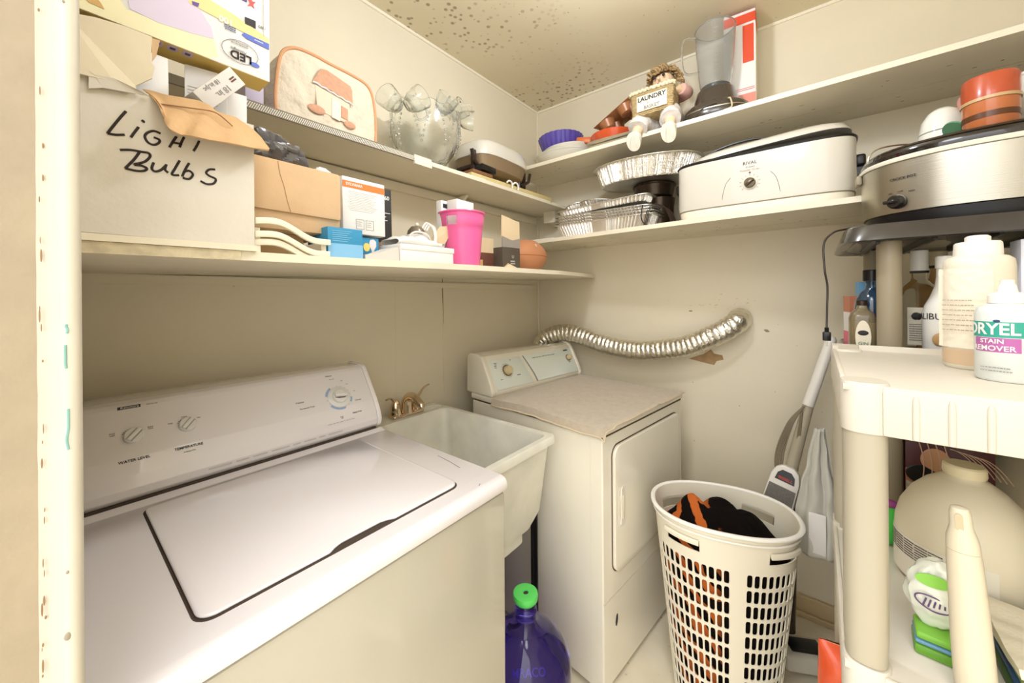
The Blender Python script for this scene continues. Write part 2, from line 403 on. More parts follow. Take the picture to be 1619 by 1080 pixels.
#@@APPLIANCES
# ---------------------------------------------------------------- washing machine
def washer():
    t = thing('washing_machine', 'white top-loading washing machine with its lid closed and three dials, nearest the doorway', 'washing machine')
    x0, x1, yf = .012, .696, .578
    MB().box(x0+.006, x1-.004, yf+.004, 1.25, .02, .905, .008).build('cabinet', mat('shaded_enamel', (180, 175, 158), .16, coat=.6), t)  # cabinet enamel darker than the deck: shade put into the colour of over-lit sides
    for x in (x0+.05, x1-.05):
        for y in (yf+.06, 1.2): MB().cyl((x, y, 0), (x, y, .03), .018).build('foot', M_black, t)
    # deck with opening
    d = MB()
    pr = [(yf, .909), (yf, .928), (yf+.006, .937), (yf+.018, .941), (yf+.05, .9415), (1.30, .9415), (1.30, .909)]
    d.prism(pr, 'x', x0, x1, .004, seg=2)
    d.prism([(1.085, .941), (1.098, .9425), (1.108, .9465), (1.113, .9470), (1.113, .94)], 'x', x0+.004, x1-.004)
    d.build('top_deck', M_white, t)
    def lid_poly(g):
        a, b, c, e = .126-g, .594+g, .637-g, 1.072+g
        r = .022+g; P = []
        for cx, cy, a0 in ((b-r, e-r, 0), (a+r, e-r, 90), (a+r, c+r, 180), (b-r, c+r, 270)):
            for i in range(7):
                q = R(a0+15*i); P.append((cx+r*math.cos(q), cy+r*math.sin(q)))
            if a0 == 180: # finger recess in the front edge
                P += [(.300, c), (.312, c+.007), (.325, c+.011), (.40, c+.011), (.413, c+.007), (.425, c)]
        return P
    gm = mat('lid_gap', (70, 58, 48), .8)
    MB().prism(rp(.126, .594, .637, 1.072, .022, .0036), 'z', .9412, .9420).build('lid_gap', gm, t, smooth=0)
    l = MB(); l.prism(lid_poly(0), 'z', .9421, .9475, .0026); l.build('lid', M_white, t, smooth=50)
    for a, b in (((.620, .60), (.628, .575+.03)), ((.655, .70), (.668, .80))):
        MB().tube([(a[0], a[1], .9417), ((a[0]+b[0])/2+.002, (a[1]+b[1])/2, .9418), (b[0], b[1], .9417)], .0009, 5, flat=.3).build('scratch', mat('scratch_gray', (120, 112, 104), .7), t)
    # console
    c = MB(); MB().box(x0+.004, x1-.02, 1.114, 1.30, .9405, .9515).build('console_gap', mat('lid_gap', (70, 58, 48), .8), t, smooth=0)
    pc = [(1.122, .951), (1.113, .962), (1.110, .978), (1.118, 1.002), (1.136, 1.035), (1.205, 1.128), (1.214, 1.136), (1.228, 1.141), (1.30, 1.141), (1.325, 1.12), (1.325, .951)]
    c.prism(pc, 'x', x0+.002, x1-.018, .0015)
    c.build('console', M_white, t, smooth=40)
    e = MB(); pe = [(y-.002 if i < 7 else y+.002, z+(.002 if 5 <= i <= 9 else 0)) for i, (y, z) in enumerate(pc)]
    e.prism(pe, 'x', x1-.0175, x1-.002, .004)
    MB().prism(pe, 'x', x0-.004, x0+.0015, .001).build('console_end_cap', M_white, t, smooth=40)
    e.build('console_end_cap', M_white, t, smooth=40)
    # face frame of the sloping panel
    p0 = Vector((0, 1.136, 1.035)); p1 = Vector((0, 1.205, 1.128)); up = (p1-p0).normalized(); nrm = Vector((0, -up.z, up.y))
    def F(x, s, off=0.0):    # matrix on the face: x world, s distance up the slope
        o = p0+up*s+nrm*off; M = Matrix(((1, 0, 0, x), (0, up.y, nrm.y, o.y), (0, up.z, nrm.z, o.z), (0, 0, 0, 1)))
        return M
    def at(px, py):
        d = ray(px, py); k = (p0-CAM).dot(nrm)/d.dot(nrm); q = CAM+d*k; return q.x, (q-p0).dot(up)
    Mk = mat('dial_white', (226, 224, 220), .25)
    for nm, px, py, r_, rot in (('water_level_dial', 211, 690, .0165, -42), ('temperature_dial', 296, 672, .0165, -42)):
        x, s = at(px, py)
        k = MB(); k.lathe([(0, .0), (r_, .0), (r_, .008), (r_-.002, .0105), (0, .0105)], 36, M=F(x, s)); dial = k.build('dial', Mk, t)
        g = MB(); g.box(-.004, .004, -r_+.0015, r_-.0015, .010, .016, .0025, M=F(x, s) @ Rm(rot, 'Z')); g.build('grip', Mk, dial)
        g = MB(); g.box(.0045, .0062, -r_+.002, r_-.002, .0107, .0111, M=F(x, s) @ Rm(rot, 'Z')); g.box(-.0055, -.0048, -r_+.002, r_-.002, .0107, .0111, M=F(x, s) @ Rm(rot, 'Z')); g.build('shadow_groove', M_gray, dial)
        q = MB()
        for a in (150, 138, 126, 114, 102, 90, 78): q.box(r_+.001, r_+.003, -.0007, .0007, .0002, .0006, M=F(x, s) @ Rm(a, 'Z'))
        q.build('tick_marks', M_dark, t)
    x, s = at(213, 727); text(t, 'lettering', 'WATER LEVEL', .0078, F(x, s, .0002), M_dark, bold=.0001)
    x, s = at(299, 706); text(t, 'lettering', 'TEMPERATURE', .0078, F(x, s, .0002), M_dark, bold=.0001)
    x, s = at(300, 713); text(t, 'lettering', 'All Rinses Cold', .0035, F(x, s, .0002), M_gray)
    for tx, px, py in (('Small\nLoad', 177, 688), ('Super\nLoad', 238, 676), ('Cold', 269, 670), ('Warm', 291, 659), ('Hot', 314, 660)):
        x, s = at(px, py); text(t, 'lettering', tx, .0042, F(x, s, .0002), M_dark)
    x, s = at(204, 644); MB().box(-.0185, .0185, -.0034, .0034, 0, .0005, M=F(x, s)).build('brand_plate', M_dark, t)
    text(t, 'lettering', 'Kenmore', .0074, F(x+.001, s, .0006), M_white, cx=1.05)
    x, s = at(240, 638); text(t, 'lettering', '500 Series', .0045, F(x, s, .0002), M_gray)
    # timer dial
    x, s = at(536, 628)
    k = MB(); k.lathe([(0, 0), (.0345, 0), (.0345, .003), (.033, .004), (0, .004)], 48, M=F(x, s)); sk = k.build('timer_skirt', mat('timer_skirt', (222, 222, 220), .25, coat=.4), t)
    k = MB(); k.lathe([(0, .003), (.022, .003), (.021, .012), (.019, .014), (0, .014)], 40, M=F(x, s)); k.box(-.019, .019, -.006, .006, .013, .024, .004, M=F(x, s) @ Rm(-8, 'Z')); kn = k.build('timer_knob', Mk, t)
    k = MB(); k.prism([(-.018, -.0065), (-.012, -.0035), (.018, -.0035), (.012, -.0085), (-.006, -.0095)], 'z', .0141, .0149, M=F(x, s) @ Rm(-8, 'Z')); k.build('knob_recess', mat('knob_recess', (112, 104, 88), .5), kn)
    bl = mat('blue_arc', (150, 178, 212), .5)
    for a0, a1 in ((118, 165), (215, 285), (325, 350)):
        q = MB(); n = 14
        for r_, h in ((.0352, 0),):
            pts = [((r_)*math.cos(R(a0+(a1-a0)*i/n)), r_*math.sin(R(a0+(a1-a0)*i/n))) for i in range(n+1)]+[((r_+.006)*math.cos(R(a1-(a1-a0)*i/n)), (r_+.006)*math.sin(R(a1-(a1-a0)*i/n))) for i in range(n+1)]
            q.prism(pts, 'z', .0001, .0005, M=F(x, s))
        q.build('cycle_arc', bl, t, smooth=0)
    q = MB()
    for i in range(18): q.box(.036, .0385, -.0005, .0005, .0002, .0006, M=F(x, s) @ Rm(20*i+7, 'Z'))
    q.build('tick_marks', M_gray, t)
    for tx, px, py, sz in (('Delicate', 519, 595, .006), ('Normal', 524, 600, .005), ('Spin', 540, 602, .0045), ('Delicate', 474, 637, .0065), ('Permanent Press', 486, 645, .006), ('Normal', 566, 632, .006), ('Heavy Duty', 565, 651, .006), ('Soak\nOff', 541, 660, .0045), ('Off', 560, 618, .0045), ('Spin', 548, 607, .004)):
        x, s = at(px, py); text(t, 'lettering', tx, sz, F(x, s, .0002), M_dark if sz > .0055 else M_gray)
    x, s = at(543, 666); lines(t, F(x, s, .0002), 1, .09, .003, .0012, M_gray)
    o = Vector((.40, 1.1095, .972)); lines(t, T(.42, 1.1094, .972) @ Rm(78, 'X'), 1, .36, .006, .003, mat('pale_print', (190, 186, 182), .5))
def rp(a, b, c, e, r, g):
    a -= g; b += g; c -= g; e += g; r += g; P = []
    for cx, cy, a0 in ((b-r, e-r, 0), (a+r, e-r, 90), (a+r, c+r, 180), (b-r, c+r, 270)):
        for i in range(7):
            q = R(a0+15*i); P.append((cx+r*math.cos(q), cy+r*math.sin(q)))
    return P
washer()

# ---------------------------------------------------------------- laundry sink
def sink():
    t = thing('laundry_sink', 'cream plastic laundry tub with twin handle tap between washer and dryer', 'sink')
    x0, x1, y0, y1, zr = .706, 1.150, .728, 1.405, .875
    def rr(a, b, c, e, r, z, n=6):
        P = []
        for cx, cy, a0 in ((b-r, e-r, 0), (a+r, e-r, 90), (a+r, c+r, 180), (b-r, c+r, 270)):
            for i in range(n+1):
                q = R(a0+90*i/n); P.append(Vector((cx+r*math.cos(q), cy+r*math.sin(q), z)))
        return P
    b = MB()
    rings = [rr(x0, x1, y0, y1, .015, zr-.028), rr(x0, x1, y0, y1, .015, zr-.004), rr(x0+.003, x1-.003, y0+.003, y1-.003, .013, zr),
             rr(x0+.022, x1-.022, y0+.022, y1-.105, .03, zr), rr(x0+.026, x1-.026, y0+.026, y1-.110, .03, zr-.008),
             rr(x0+.045, x1-.045, y0+.045, y1-.135, .05, .60), rr(x0+.07, x1-.07, y0+.07, y1-.16, .05, .575), rr(x0+.20, x1-.20, y0+.28, y1-.36, .02, .565)]
    b.rings(rings, cap0=False)
    out = [rr(x0+.012, x1-.012, y0+.012, y1-.02, .03, zr-.026), rr(x0+.035, x1-.035, y0+.03, y1-.06, .04, .62), rr(x0+.06, x1-.06, y0+.05, y1-.08, .05, .565), rr(x0+.10, x1-.085, y0+.07, y1-.1, .04, .56),
           rr(x0+.10, x1-.085, y0+.07, y1-.1, .04, .515), rr(x0+.12, x1-.105, y0+.09, y1-.12, .04, .50)]
    b.rings(out, cap0=False)
    b.rings([rr(x0, x1, y0, y1, .015, zr-.028), rr(x0+.012, x1-.012, y0+.012, y1-.02, .03, zr-.0275)], cap0=False, cap1=False)
    b.build('basin', M_tub, t, smooth=40)
    MB().lathe([(0, 0), (.03, 0), (.028, .002), (0, .001)], 24, ((x0+x1)/2, 1.02, .566)).build('drain', M_chrome, t)
    for x in (x0+.045, x1-.04):
        for y in (y0+.07, y1-.09):
            MB().box(x-.014, x+.014, y-.003, y+.003, .0, .80).box(x-.003, x+.003, y-.014, y+.014, 0, .80).build('leg', M_black, t)
    for i in range(3):
        MB().tube([(x0+.02, y1-.075+.018*i, zr+.001), (x0+.12, y1-.075+.018*i, zr+.001)], .003, 6).build('soap_rib', M_tub, t)
        MB().tube([(x1-.12, y1-.075+.018*i, zr+.001), (x1-.02, y1-.075+.018*i, zr+.001)], .003, 6).build('soap_rib', M_tub, t)
    # tap
    fx, fy = .955, 1.345
    MB().box(fx-.075, fx+.075, fy-.026, fy+.026, zr, zr+.014, .006, 3).build('tap_base', M_chrome, t)
    for sx in (-1, 1):
        h = MB(); c = (fx+sx*.052, fy, zr)
        h.lathe([(.024, .012), (.0235, .02), (.0215, .028), (.022, .032), (.019, .05), (.014, .066), (.008, .074), (0, .076)], 24, c)
        hd = h.build('tap_handle', M_chrome, t)
        g = MB(); pts = cr([(c[0], c[1], zr+.055), (c[0]+sx*.012, c[1]-.004, zr+.074), (c[0]+sx*.03, c[1]-.010, zr+.088+(0.012 if sx > 0 else 0)), (c[0]+sx*.055, c[1]-.018, zr+.088+(.025 if sx > 0 else 0))], 6)
        g.tube(pts, [.010-.005*i/len(pts) for i in range(len(pts))], 10, flat=.6); g.build('lever', M_chrome, hd)
    s = MB(); pts = cr([(fx, fy, zr+.01), (fx, fy-.002, zr+.05), (fx, fy-.02, zr+.078), (fx, fy-.055, zr+.082), (fx, fy-.095, zr+.062), (fx, fy-.105, zr+.045)], 7)
    s.tube(pts, [.026-.015*i/len(pts) for i in range(len(pts))], 16); s.build('spout', M_chrome, t)
    MB().box(x0-.002, x0+.03, y0+.10, y0+.12, .85, .86).build('bracket', M_steel, t)
sink()

# ---------------------------------------------------------------- dryer (stands slightly skewed)
DRYL = (1.18, .562, 0); DRYA = R(-6.5)
M_dry = mat('dryer_enamel', (228, 222, 205), .14, coat=.7)
DM = Matrix.Translation(DRYL) @ Matrix.Rotation(DRYA, 4, 'Z')
def dryer():
    t = thing('clothes_dryer', 'cream white front-loading clothes dryer in the corner, its top under a beige mat', 'dryer', DRYL, DRYA)
    W, D = .675, .70
    MB().box(.001, W-.001, .002, D, .02, .888, .006, 3).box(.0005, W-.0005, .05, .0525, .03, .88).build('cabinet', M_dry, t)
    MB().box(-.002, W+.002, -.004, D+.01, .8925, .921, .009, 4).build('top_panel', M_dry, t)
    MB().box(.004, W-.004, .003, D-.01, .886, .893).build('top_gap', mat('gap_brown', (84, 62, 40), .8), t)
    d = MB(); xa, xb, za, zb = .06, W-.055, .40, .845
    gp = MB(); gp.prism(rrect(xb-xa+.006, zb-za+.006, .04, 6, (xa+xb)/2, (za+zb)/2), 'y', -.0005, .004); gp.build('door_gap', mat('gap_brown', (84, 62, 40)), t, smooth=0)
    d.prism(rrect(xb-xa, zb-za, .038, 6, (xa+xb)/2, (za+zb)/2), 'y', -.012, .003, .003); dr = d.build('door', M_dry, t, smooth=50)
    h = MB(); hx = xa+.045
    h.prism(rrect(.046, .14, .012, 4, hx, .625), 'y', -.0128, -.0118); h.build('handle_frame', M_wplast, dr, smooth=0)
    h = MB(); h.tube(cr([(hx-.012, -.014, .565), (hx-.013, -.016, .61), (hx-.012, -.015, .66), (hx-.004, -.014, .69), (hx+.006, -.014, .685)], 5), .0018, 8)
    h.prism(rrect(.016, .085, .007, 4, hx+.006, .62), 'y', -.0155, -.0128, .001); h.build('door_handle', M_cream, dr)
    MB().box(xb-.001, xb+.004, -.009, .0, .775, .825, .001).build('hinge', M_steel, t)
    # lower toe panel line and chip
    MB().box(.004, W-.004, -.0006, .003, .322, .3235).build('panel_crease', mat('crease', (196, 188, 166), .4), t)
    c = MB(); c.prism([(.078, .222), (.083, .240), (.089, .246), (.090, .230), (.086, .214), (.080, .208)], 'y', -.0012, .003); c.build('paint_chip', M_dark, t, smooth=0)
    for x in (.04, W-.04):
        for y in (.05, D-.05): MB().cyl((x, y, 0), (x, y, .025), .018).build('foot', M_black, t)
    # console
    pc = [(.565, .921), (.560, .94), (.568, .965), (.625, 1.075), (.640, 1.092), (.665, 1.100), (.72, 1.100), (.738, 1.085), (.742, .921)]
    MB().prism(pc, 'x', .022, W-.02, .002).build('console', M_dry, t, smooth=40)
    MB().prism([(y-.004, z+(.004 if z > .95 else 0)) for y, z in pc], 'x', -.004, .022, .006, seg=3).build('console_end_cap', M_dry, t, smooth=50)
    MB().prism([(y-.004, z+(.004 if z > .95 else 0)) for y, z in pc], 'x', W-.02, W+.002, .006, seg=3).build('console_end_cap', M_dry, t, smooth=50)
    p0 = Vector((0, .568, .965)); p1 = Vector((0, .625, 1.075)); up = (p1-p0).normalized(); nn = Vector((0, -up.z, up.y))
    def F(x, s, off=0): o = p0+up*s+nn*off; return Matrix(((1, 0, 0, x), (0, up.y, nn.y, o.y), (0, up.z, nn.z, o.z), (0, 0, 0, 1)))
    fm = mat('pale_blue_panel', (216, 222, 212), .3)
    pl = [(.03, -.02), (.275, -.02), (.268, .02), (.255, .06), (.235, .118), (.03, .118)]
    MB().prism(pl, 'z', .0005, .003, .001, M=F(0, 0)).build('control_panel', fm, t)
    pr = [(.305, -.02), (W-.03, -.02), (W-.03, .118), (.262, .118), (.285, .06), (.298, .02)]
    MB().prism(pr, 'z', .0005, .003, .001, M=F(0, 0)).build('control_panel', fm, t)
    MB().prism([(.300, -.02), (.305, -.02), (.298, .02), (.285, .06), (.262, .118), (.258, .118), (.280, .06), (.293, .02)], 'z', .0005, .004, M=F(0, 0)).build('divider', M_gray, t)
    Kn = mat('smoked_knob', (206, 190, 150), .15, coat=.5)
    def knob(x, s, r_):
        MB().lathe([(0, .003), (r_*1.3, .003), (r_*1.3, .006), (r_*1.2, .007), (0, .007)], 36, M=F(x, s)).build('knob_ring', mat('knob_ring', (150, 132, 96), .3, metal=.6), t)
        k = MB(); k.lathe([(0, .006), (r_, .006), (r_*.95, .02), (r_*.8, .027), (0, .029)], 32, M=F(x, s)); k.build('knob', Kn, t)
    knob(.125, .06, .022); knob(W-.075, .064, .014)
    q = MB()
    for i in range(20): q.box(.032, .036, -.0008, .0008, .003, .0036, M=F(.125, .06) @ Rm(i*18, 'Z'))
    q.build('tick_marks', M_dark, t)
    for tx, x, s in (('Timed\nDry', .066, .10), ('More\nDry', .062, .086), ('Off', .165, .108), ('Auto', .075, .024), ('Normal', .19, .03)):
        text(t, 'lettering', tx, .007, F(x, s, .0034), M_dark)
    lines(t, F(.42, .098, .0034), 1, .20, .006, .004, M_gray)
    MB().box(-.018, .018, -.003, .003, 0, .0005, M=F(W-.075, .108, .0034)).build('brand_plate', M_dark, t, smooth=0); text(t, 'lettering', 'Start', .006, F(W-.075, .04, .0034), M_dark)
dryer()
def mat_on_dryer():
    n = 70; W = .675
    def f(u, v):
        # flat on the top, falling over the left side near the front
        x = -.02+u*(W+.012); y = -.012+v*.572
        z = .9245+.0025*noise.noise(Vector((x*9, y*9, 0)))+.002*noise.noise(Vector((x*30, y*30, 2)))
        if x < .0:
            dd = -x; z -= dd*1.5+.004*math.sin(y*14); x = -.004-dd*.15
        if y < -.004: z -= (-.004-y)*.9*(1.6 if x < .05 else .6)
        z += .006*max(0, 1-abs(x-.40)/.02)*max(0, 1-v*14)
        if u > .97 and v < .06: z += .004
        return Vector((x, y, z))
    b = MB(); b.sheet(f, n, n, .004)
    o = b.build('dryer_mat', mat('beige_towelling', (205, 190, 168), .95, var=.08, vscale=60, bump=.9, bscale=420, bdist=.004, sheen=.3, spots=(60, (120, 98, 70), .80)), None, 'beige towelling bath mat spread over the dryer top', cat='mat')
    o.matrix_world = DM
    e = MB(); pts = [f(0, i/30)+Vector((-.001, 0, 0)) for i in range(31)][::-1]+[f(i/40, 0)+Vector((0, -.001, 0)) for i in range(1, 41)]
    e.tube(pts, .0032, 8); e.build('binding', mat('mat_binding', (208, 190, 160), .9), o)
mat_on_dryer()

# ---------------------------------------------------------------- foil duct
def duct():
    P = [(1.835, 1.30, .70), (1.87, 1.33, .95), (1.885, 1.28, 1.10), (1.915, 1.16, 1.155), (1.935, 1.03, 1.135), (1.945, .90, 1.098), (1.95, .72, 1.083), (1.95, .52, 1.115), (1.95, .40, 1.165), (1.965, .315, 1.215), (1.99, .278, 1.248), (2.045, .275, 1.262)]
    c = cr(P, 12); k = []; L_ = 0; pts = []; rad = []
    # resample evenly for the corrugation
    seg = [0]
    for i in range(1, len(c)): seg.append(seg[-1]+(c[i]-c[i-1]).length)
    N = int(seg[-1]/.0030); j = 0
    for i in range(N+1):
        s = seg[-1]*i/N
        while j < len(seg)-2 and seg[j+1] < s: j += 1
        a = (s-seg[j])/max(1e-9, seg[j+1]-seg[j]); pts.append(c[j].lerp(c[j+1], a)); rad.append(.0450+.0050*abs(math.sin(PI*s/.025))**.6)
    b = MB(); b.tube(pts, rad, 28)
    for v in b.bm.verts: v.co += noise.noise_vector(v.co*70)*.0026
    b.build('dryer_duct', mat('duct_foil', (232, 228, 216), .22, metal=1, bump=.8, bscale=140, bdist=.004), None, 'silver corrugated foil duct running along the back wall above the dryer', cat='duct', smooth=60)
    # torn hole and stain on the wall
    MB().prism([(.50, 1.050), (.43, 1.037), (.385, 1.030), (.375, 1.050), (.345, 1.060), (.35, 1.080), (.385, 1.085), (.40, 1.105), (.43, 1.08)], 'x', XB-.0015, XB+.01).build('torn_patch', mat('bare_board', (176, 144, 104), .9, var=.2, vscale=30), bpy.data.objects['wall_back'], smooth=0)
    s = MB()
    for i in range(26): s.ball((XB, random.gauss(.36, .09), random.gauss(1.335, .03)), .0006, random.uniform(.001, .006), random.uniform(.0006, .002), 8, 5)
    s.build('scuff', mat('wall_scuff', (206, 194, 166), .8), bpy.data.objects['wall_back'])
    s = MB()
    for i in range(26): s.ball((XB, random.uniform(-.4, 1.2), random.uniform(.8, 1.5)), .0006, random.uniform(.001, .003), random.uniform(.001, .0025), 8, 5)
    for (y, z) in ((.49, 1.29), (.175, 1.21), (.17, 1.205)): s.ball((XB, y, z), .0008, .009, .004, 8, 5)
    s.build('scuff', mat('wall_scuff_dark', (150, 136, 108), .8), bpy.data.objects['wall_back'])
duct()

# ---------------------------------------------------------------- purple water bottle
def water_bottle():
    t = thing('water_bottle', 'big translucent purple water jug with a green cap under the sink', 'water bottle', (.892, .675, 0))
    mp = mat('purple_translucent', (104, 88, 180), .04, trans=.95, ior=1.2, coat=.4)
    pf = [(0, .004), (.11, .0), (.128, .01), (.133, .03), (.133, .10), (.130, .11), (.133, .12), (.133, .22), (.130, .23), (.133, .24), (.133, .285), (.128, .315), (.112, .345), (.085, .375), (.055, .395), (.036, .408), (.031, .42), (.030, .44), (.0335, .443), (.0335, .449), (.029, .452), (.028, .472), (.0, .473)]
    MB().lathe(pf, 48).build('body', mp, t, smooth=60)
    MB().lathe([(.0, .468), (.029, .468), (.036, .476), (.0375, .486), (.036, .494), (.026, .497), (.009, .495), (.008, .491), (0, .490)], 36).build('cap', M_green, t, smooth=60)
    MB().ball((.001, -.001, .4915), .0075, .0075, .002).build('cap_hole', M_dark, t)
    text(t, 'lettering', 'MRACO', .026, Rm(-48, 'Z') @ T(0, -.098, .352) @ Rm(42, 'X'), mat('purple_emboss', (150, 140, 220), .2), .0012, bend=.10, bold=.0004)
water_bottle()

# ---------------------------------------------------------------- hamper
HX, HY, HA = 1.432, .250, R(-72)
def hamper():
    t = thing('laundry_hamper', 'tall oval white plastic laundry hamper with slotted sides, holding a tiger blanket', 'hamper', (HX, HY, 0), HA)
    A1, B1, A0, B0, H = .214, .158, .150, .118, .655
    def S(th, z, off=0):
        k = z/H; a = A0+(A1-A0)*k+off; b = B0+(B1-B0)*k+off; q = 2/2.25
        c, s = math.cos(th), math.sin(th)
        return Vector((a*math.copysign(abs(c)**q, c), b*math.copysign(abs(s)**q, s), z))
    NC, NR = 56, 10; zb, zt = .06, .545; b = MB(); bm = b.bm
    th_tab = [i/400*2*PI for i in range(401)]; cum = [0]
    for i in range(400): cum.append(cum[-1]+(S(th_tab[i+1], .35)-S(th_tab[i], .35)).length)
    def TH(u):
        u = (u % 1)*cum[-1]; lo = 0
        import bisect
        i = min(399, max(0, bisect.bisect_left(cum, u)-1)); return th_tab[i]+(th_tab[i+1]-th_tab[i])*(u-cum[i])/(cum[i+1]-cum[i])
    solidcol = {0, 1, 14, 15, 28, 29, 42, 43}
    cache = {}
    def V(u, z):
        key = (round(u % 1, 6), round(z, 5))
        if key not in cache: cache[key] = bm.verts.new(S(TH(u), z))
        return cache[key]
    def face(vs):
        try: bm.faces.new(vs)
        except ValueError: pass
    for i in range(NC):
        for j in range(NR):
            u0, u1 = i/NC, (i+1)/NC; z0 = zb+(zt-zb)*j/NR; z1 = zb+(zt-zb)*(j+1)/NR
            if i in solidcol:
                face([V(u0, z0), V(u1, z0), V(u1, z1), V(u0, z1)]); continue
            du, dz = u1-u0, z1-z0; a, c = u0+du*.14, u1-du*.14; e, f = z0+dz*.09, z1-dz*.09; ru, rz = du*.2, dz*.16
            inn = [(a, e+rz), (a+ru*.3, e+rz*.3), (a+ru, e), (c-ru, e), (c-ru*.3, e+rz*.3), (c, e+rz), (c, f-rz), (c-ru*.3, f-rz*.3), (c-ru, f), (a+ru, f), (a+ru*.3, f-rz*.3), (a, f-rz)]
            I = [bm.verts.new(S(TH(x), y)) for x, y in inn]; c0, c1, c2, c3 = V(u0, z0), V(u1, z0), V(u1, z1), V(u0, z1)
            face([c0, c1, I[3], I[2]]); face([c0, I[2], I[1]]); face([c0, I[1], I[0]]); face([c1, I[4], I[3]]); face([c1, I[5], I[4]]); face([c1, c2, I[6], I[5]])
            face([c2, I[7], I[6]]); face([c2, I[8], I[7]]); face([c2, c3, I[9], I[8]]); face([c3, I[10], I[9]]); face([c3, I[11], I[10]]); face([c3, c0, I[0], I[11]])
    # plain band above with four handle openings, plain band below
    z2, z3 = .575, .610
    for i in range(NC):
        u0, u1 = i/NC, (i+1)/NC
        face([V(u0, .0), V(u1, .0), V(u1, zb), V(u0, zb)])
        face([V(u0, zt), V(u1, zt), V(u1, z2), V(u0, z2)])
        if not any((i-c) % NC in (0, 1, 2, 3, 4) for c in (5, 19, 33, 47)):
            face([V(u0, z2), V(u1, z2), V(u1, z3), V(u0, z3)])
        face([V(u0, z3), V(u1, z3), V(u1, H), V(u0, H)])
    face([V(i/NC, 0) for i in range(NC)])
    bmesh.ops.recalc_face_normals(bm, faces=bm.faces)
    bmesh.ops.solidify(bm, geom=bm.faces[:], thickness=.0028)
    bd = b.build('body', M_cream, t, smooth=40)
    r = MB(); pts = [S(TH(i/72), H, .004) for i in range(72)]; r.tube(pts, .0075, 10, closed=True, flat=.8)
    pts = [S(TH(i/72), H-.022, .003) for i in range(72)]; r.tube(pts, .0035, 8, closed=True)
    r.build('rim', mat('hamper_rim', (240, 236, 226), .35), t)
    for c in (5, 19, 33, 47):
        g = MB(); pts = [S(TH((c+5*i/8)/NC), .606, .006) for i in range(9)]; g.tube(pts, .006, 8, flat=1.5); g.build('handle', M_cream, t)
hamper()
def blanket():
    m = bpy.data.materials.new('tiger_fleece'); m.use_nodes = True; nt = m.node_tree; N = nt.nodes; L = nt.links; p = N['Principled BSDF']
    p.inputs['Roughness'].default_value = .95; p.inputs['Sheen Weight'].default_value = .0; p.inputs['Specular IOR Level'].default_value = .1
    tc = N.new('ShaderNodeTexCoord'); mp = N.new('ShaderNodeMapping'); mp.inputs['Rotation'].default_value = (R(15), R(35), R(20)); L.new(tc.outputs['Object'], mp.inputs[0])
    wv = N.new('ShaderNodeTexWave'); wv.inputs['Scale'].default_value = 5.2; wv.inputs['Distortion'].default_value = 5; wv.inputs['Detail'].default_value = 3; wv.inputs['Detail Scale'].default_value = 1.6
    L.new(mp.outputs[0], wv.inputs[0]); rp_ = N.new('ShaderNodeValToRGB'); rp_.color_ramp.elements[0].position = .60; rp_.color_ramp.elements[1].position = .68
    rp_.color_ramp.elements[0].color = rgb(16, 10, 8); rp_.color_ramp.elements[1].color = rgb(186, 98, 44); L.new(wv.outputs['Fac'], rp_.inputs[0])
    sp = N.new('ShaderNodeSeparateXYZ'); L.new(tc.outputs['Object'], sp.inputs[0]); r2 = N.new('ShaderNodeValToRGB'); r2.color_ramp.elements[0].position = .46; r2.color_ramp.elements[1].position = .54
    ma = N.new('ShaderNodeMath'); ma.operation = 'MULTIPLY_ADD'; ma.inputs[1].default_value = 2.2; ma.inputs[2].default_value = .56; L.new(sp.outputs['X'], ma.inputs[0]); L.new(ma.outputs[0], r2.inputs[0])
    mx = N.new('ShaderNodeMix'); mx.data_type = 'RGBA'; L.new(r2.outputs[0], mx.inputs[0]); L.new(rp_.outputs[0], mx.inputs[6]); mx.inputs[7].default_value = rgb(16, 10, 8); L.new(mx.outputs[2], p.inputs['Base Color'])
    b = MB(); n = 60; rr = []
    for k in range(37):
        z = .012+.56*k/36 if k < 30 else None
        if k < 26: a, c, zz = .140+.050*k/26, .106+.03*k/26, .012+.53*k/26
        else:
            q = (k-26)/10*PI/2; a, c, zz = .190*math.cos(q)**.8+.0001, .136*math.cos(q)**.8+.0001, .542+.075*math.sin(q)
        rr.append([Vector((a*math.cos(2*PI*j/n), c*math.sin(2*PI*j/n), zz)) for j in range(n)])
    b.rings(rr); 
    for v in b.bm.verts:
        k = v.co.z
        if k > .52:
            lift = (k-.52)/.10; v.co.z += lift*(.05*math.exp(-((v.co.x+.11)**2+(v.co.y-.03)**2)/.006)+.035*math.exp(-((v.co.x-.03)**2+(v.co.y-.02)**2)/.009)-.03*math.exp(-((v.co.x-.17)**2+v.co.y**2)/.004))
            v.co.z += lift*.016*math.sin(v.co.x*60+v.co.y*30)
        v.co += noise.noise_vector(v.co*14)*.006+noise.noise_vector(v.co*160)*.0022
        v.co.z = max(v.co.z, .006)
    o = b.build('blanket', m, None, 'orange and black tiger striped fleece blanket stuffed into the hamper', cat='blanket', smooth=80)
    o.location = (HX, HY, 0); o.rotation_euler = (0, 0, HA)
blanket()
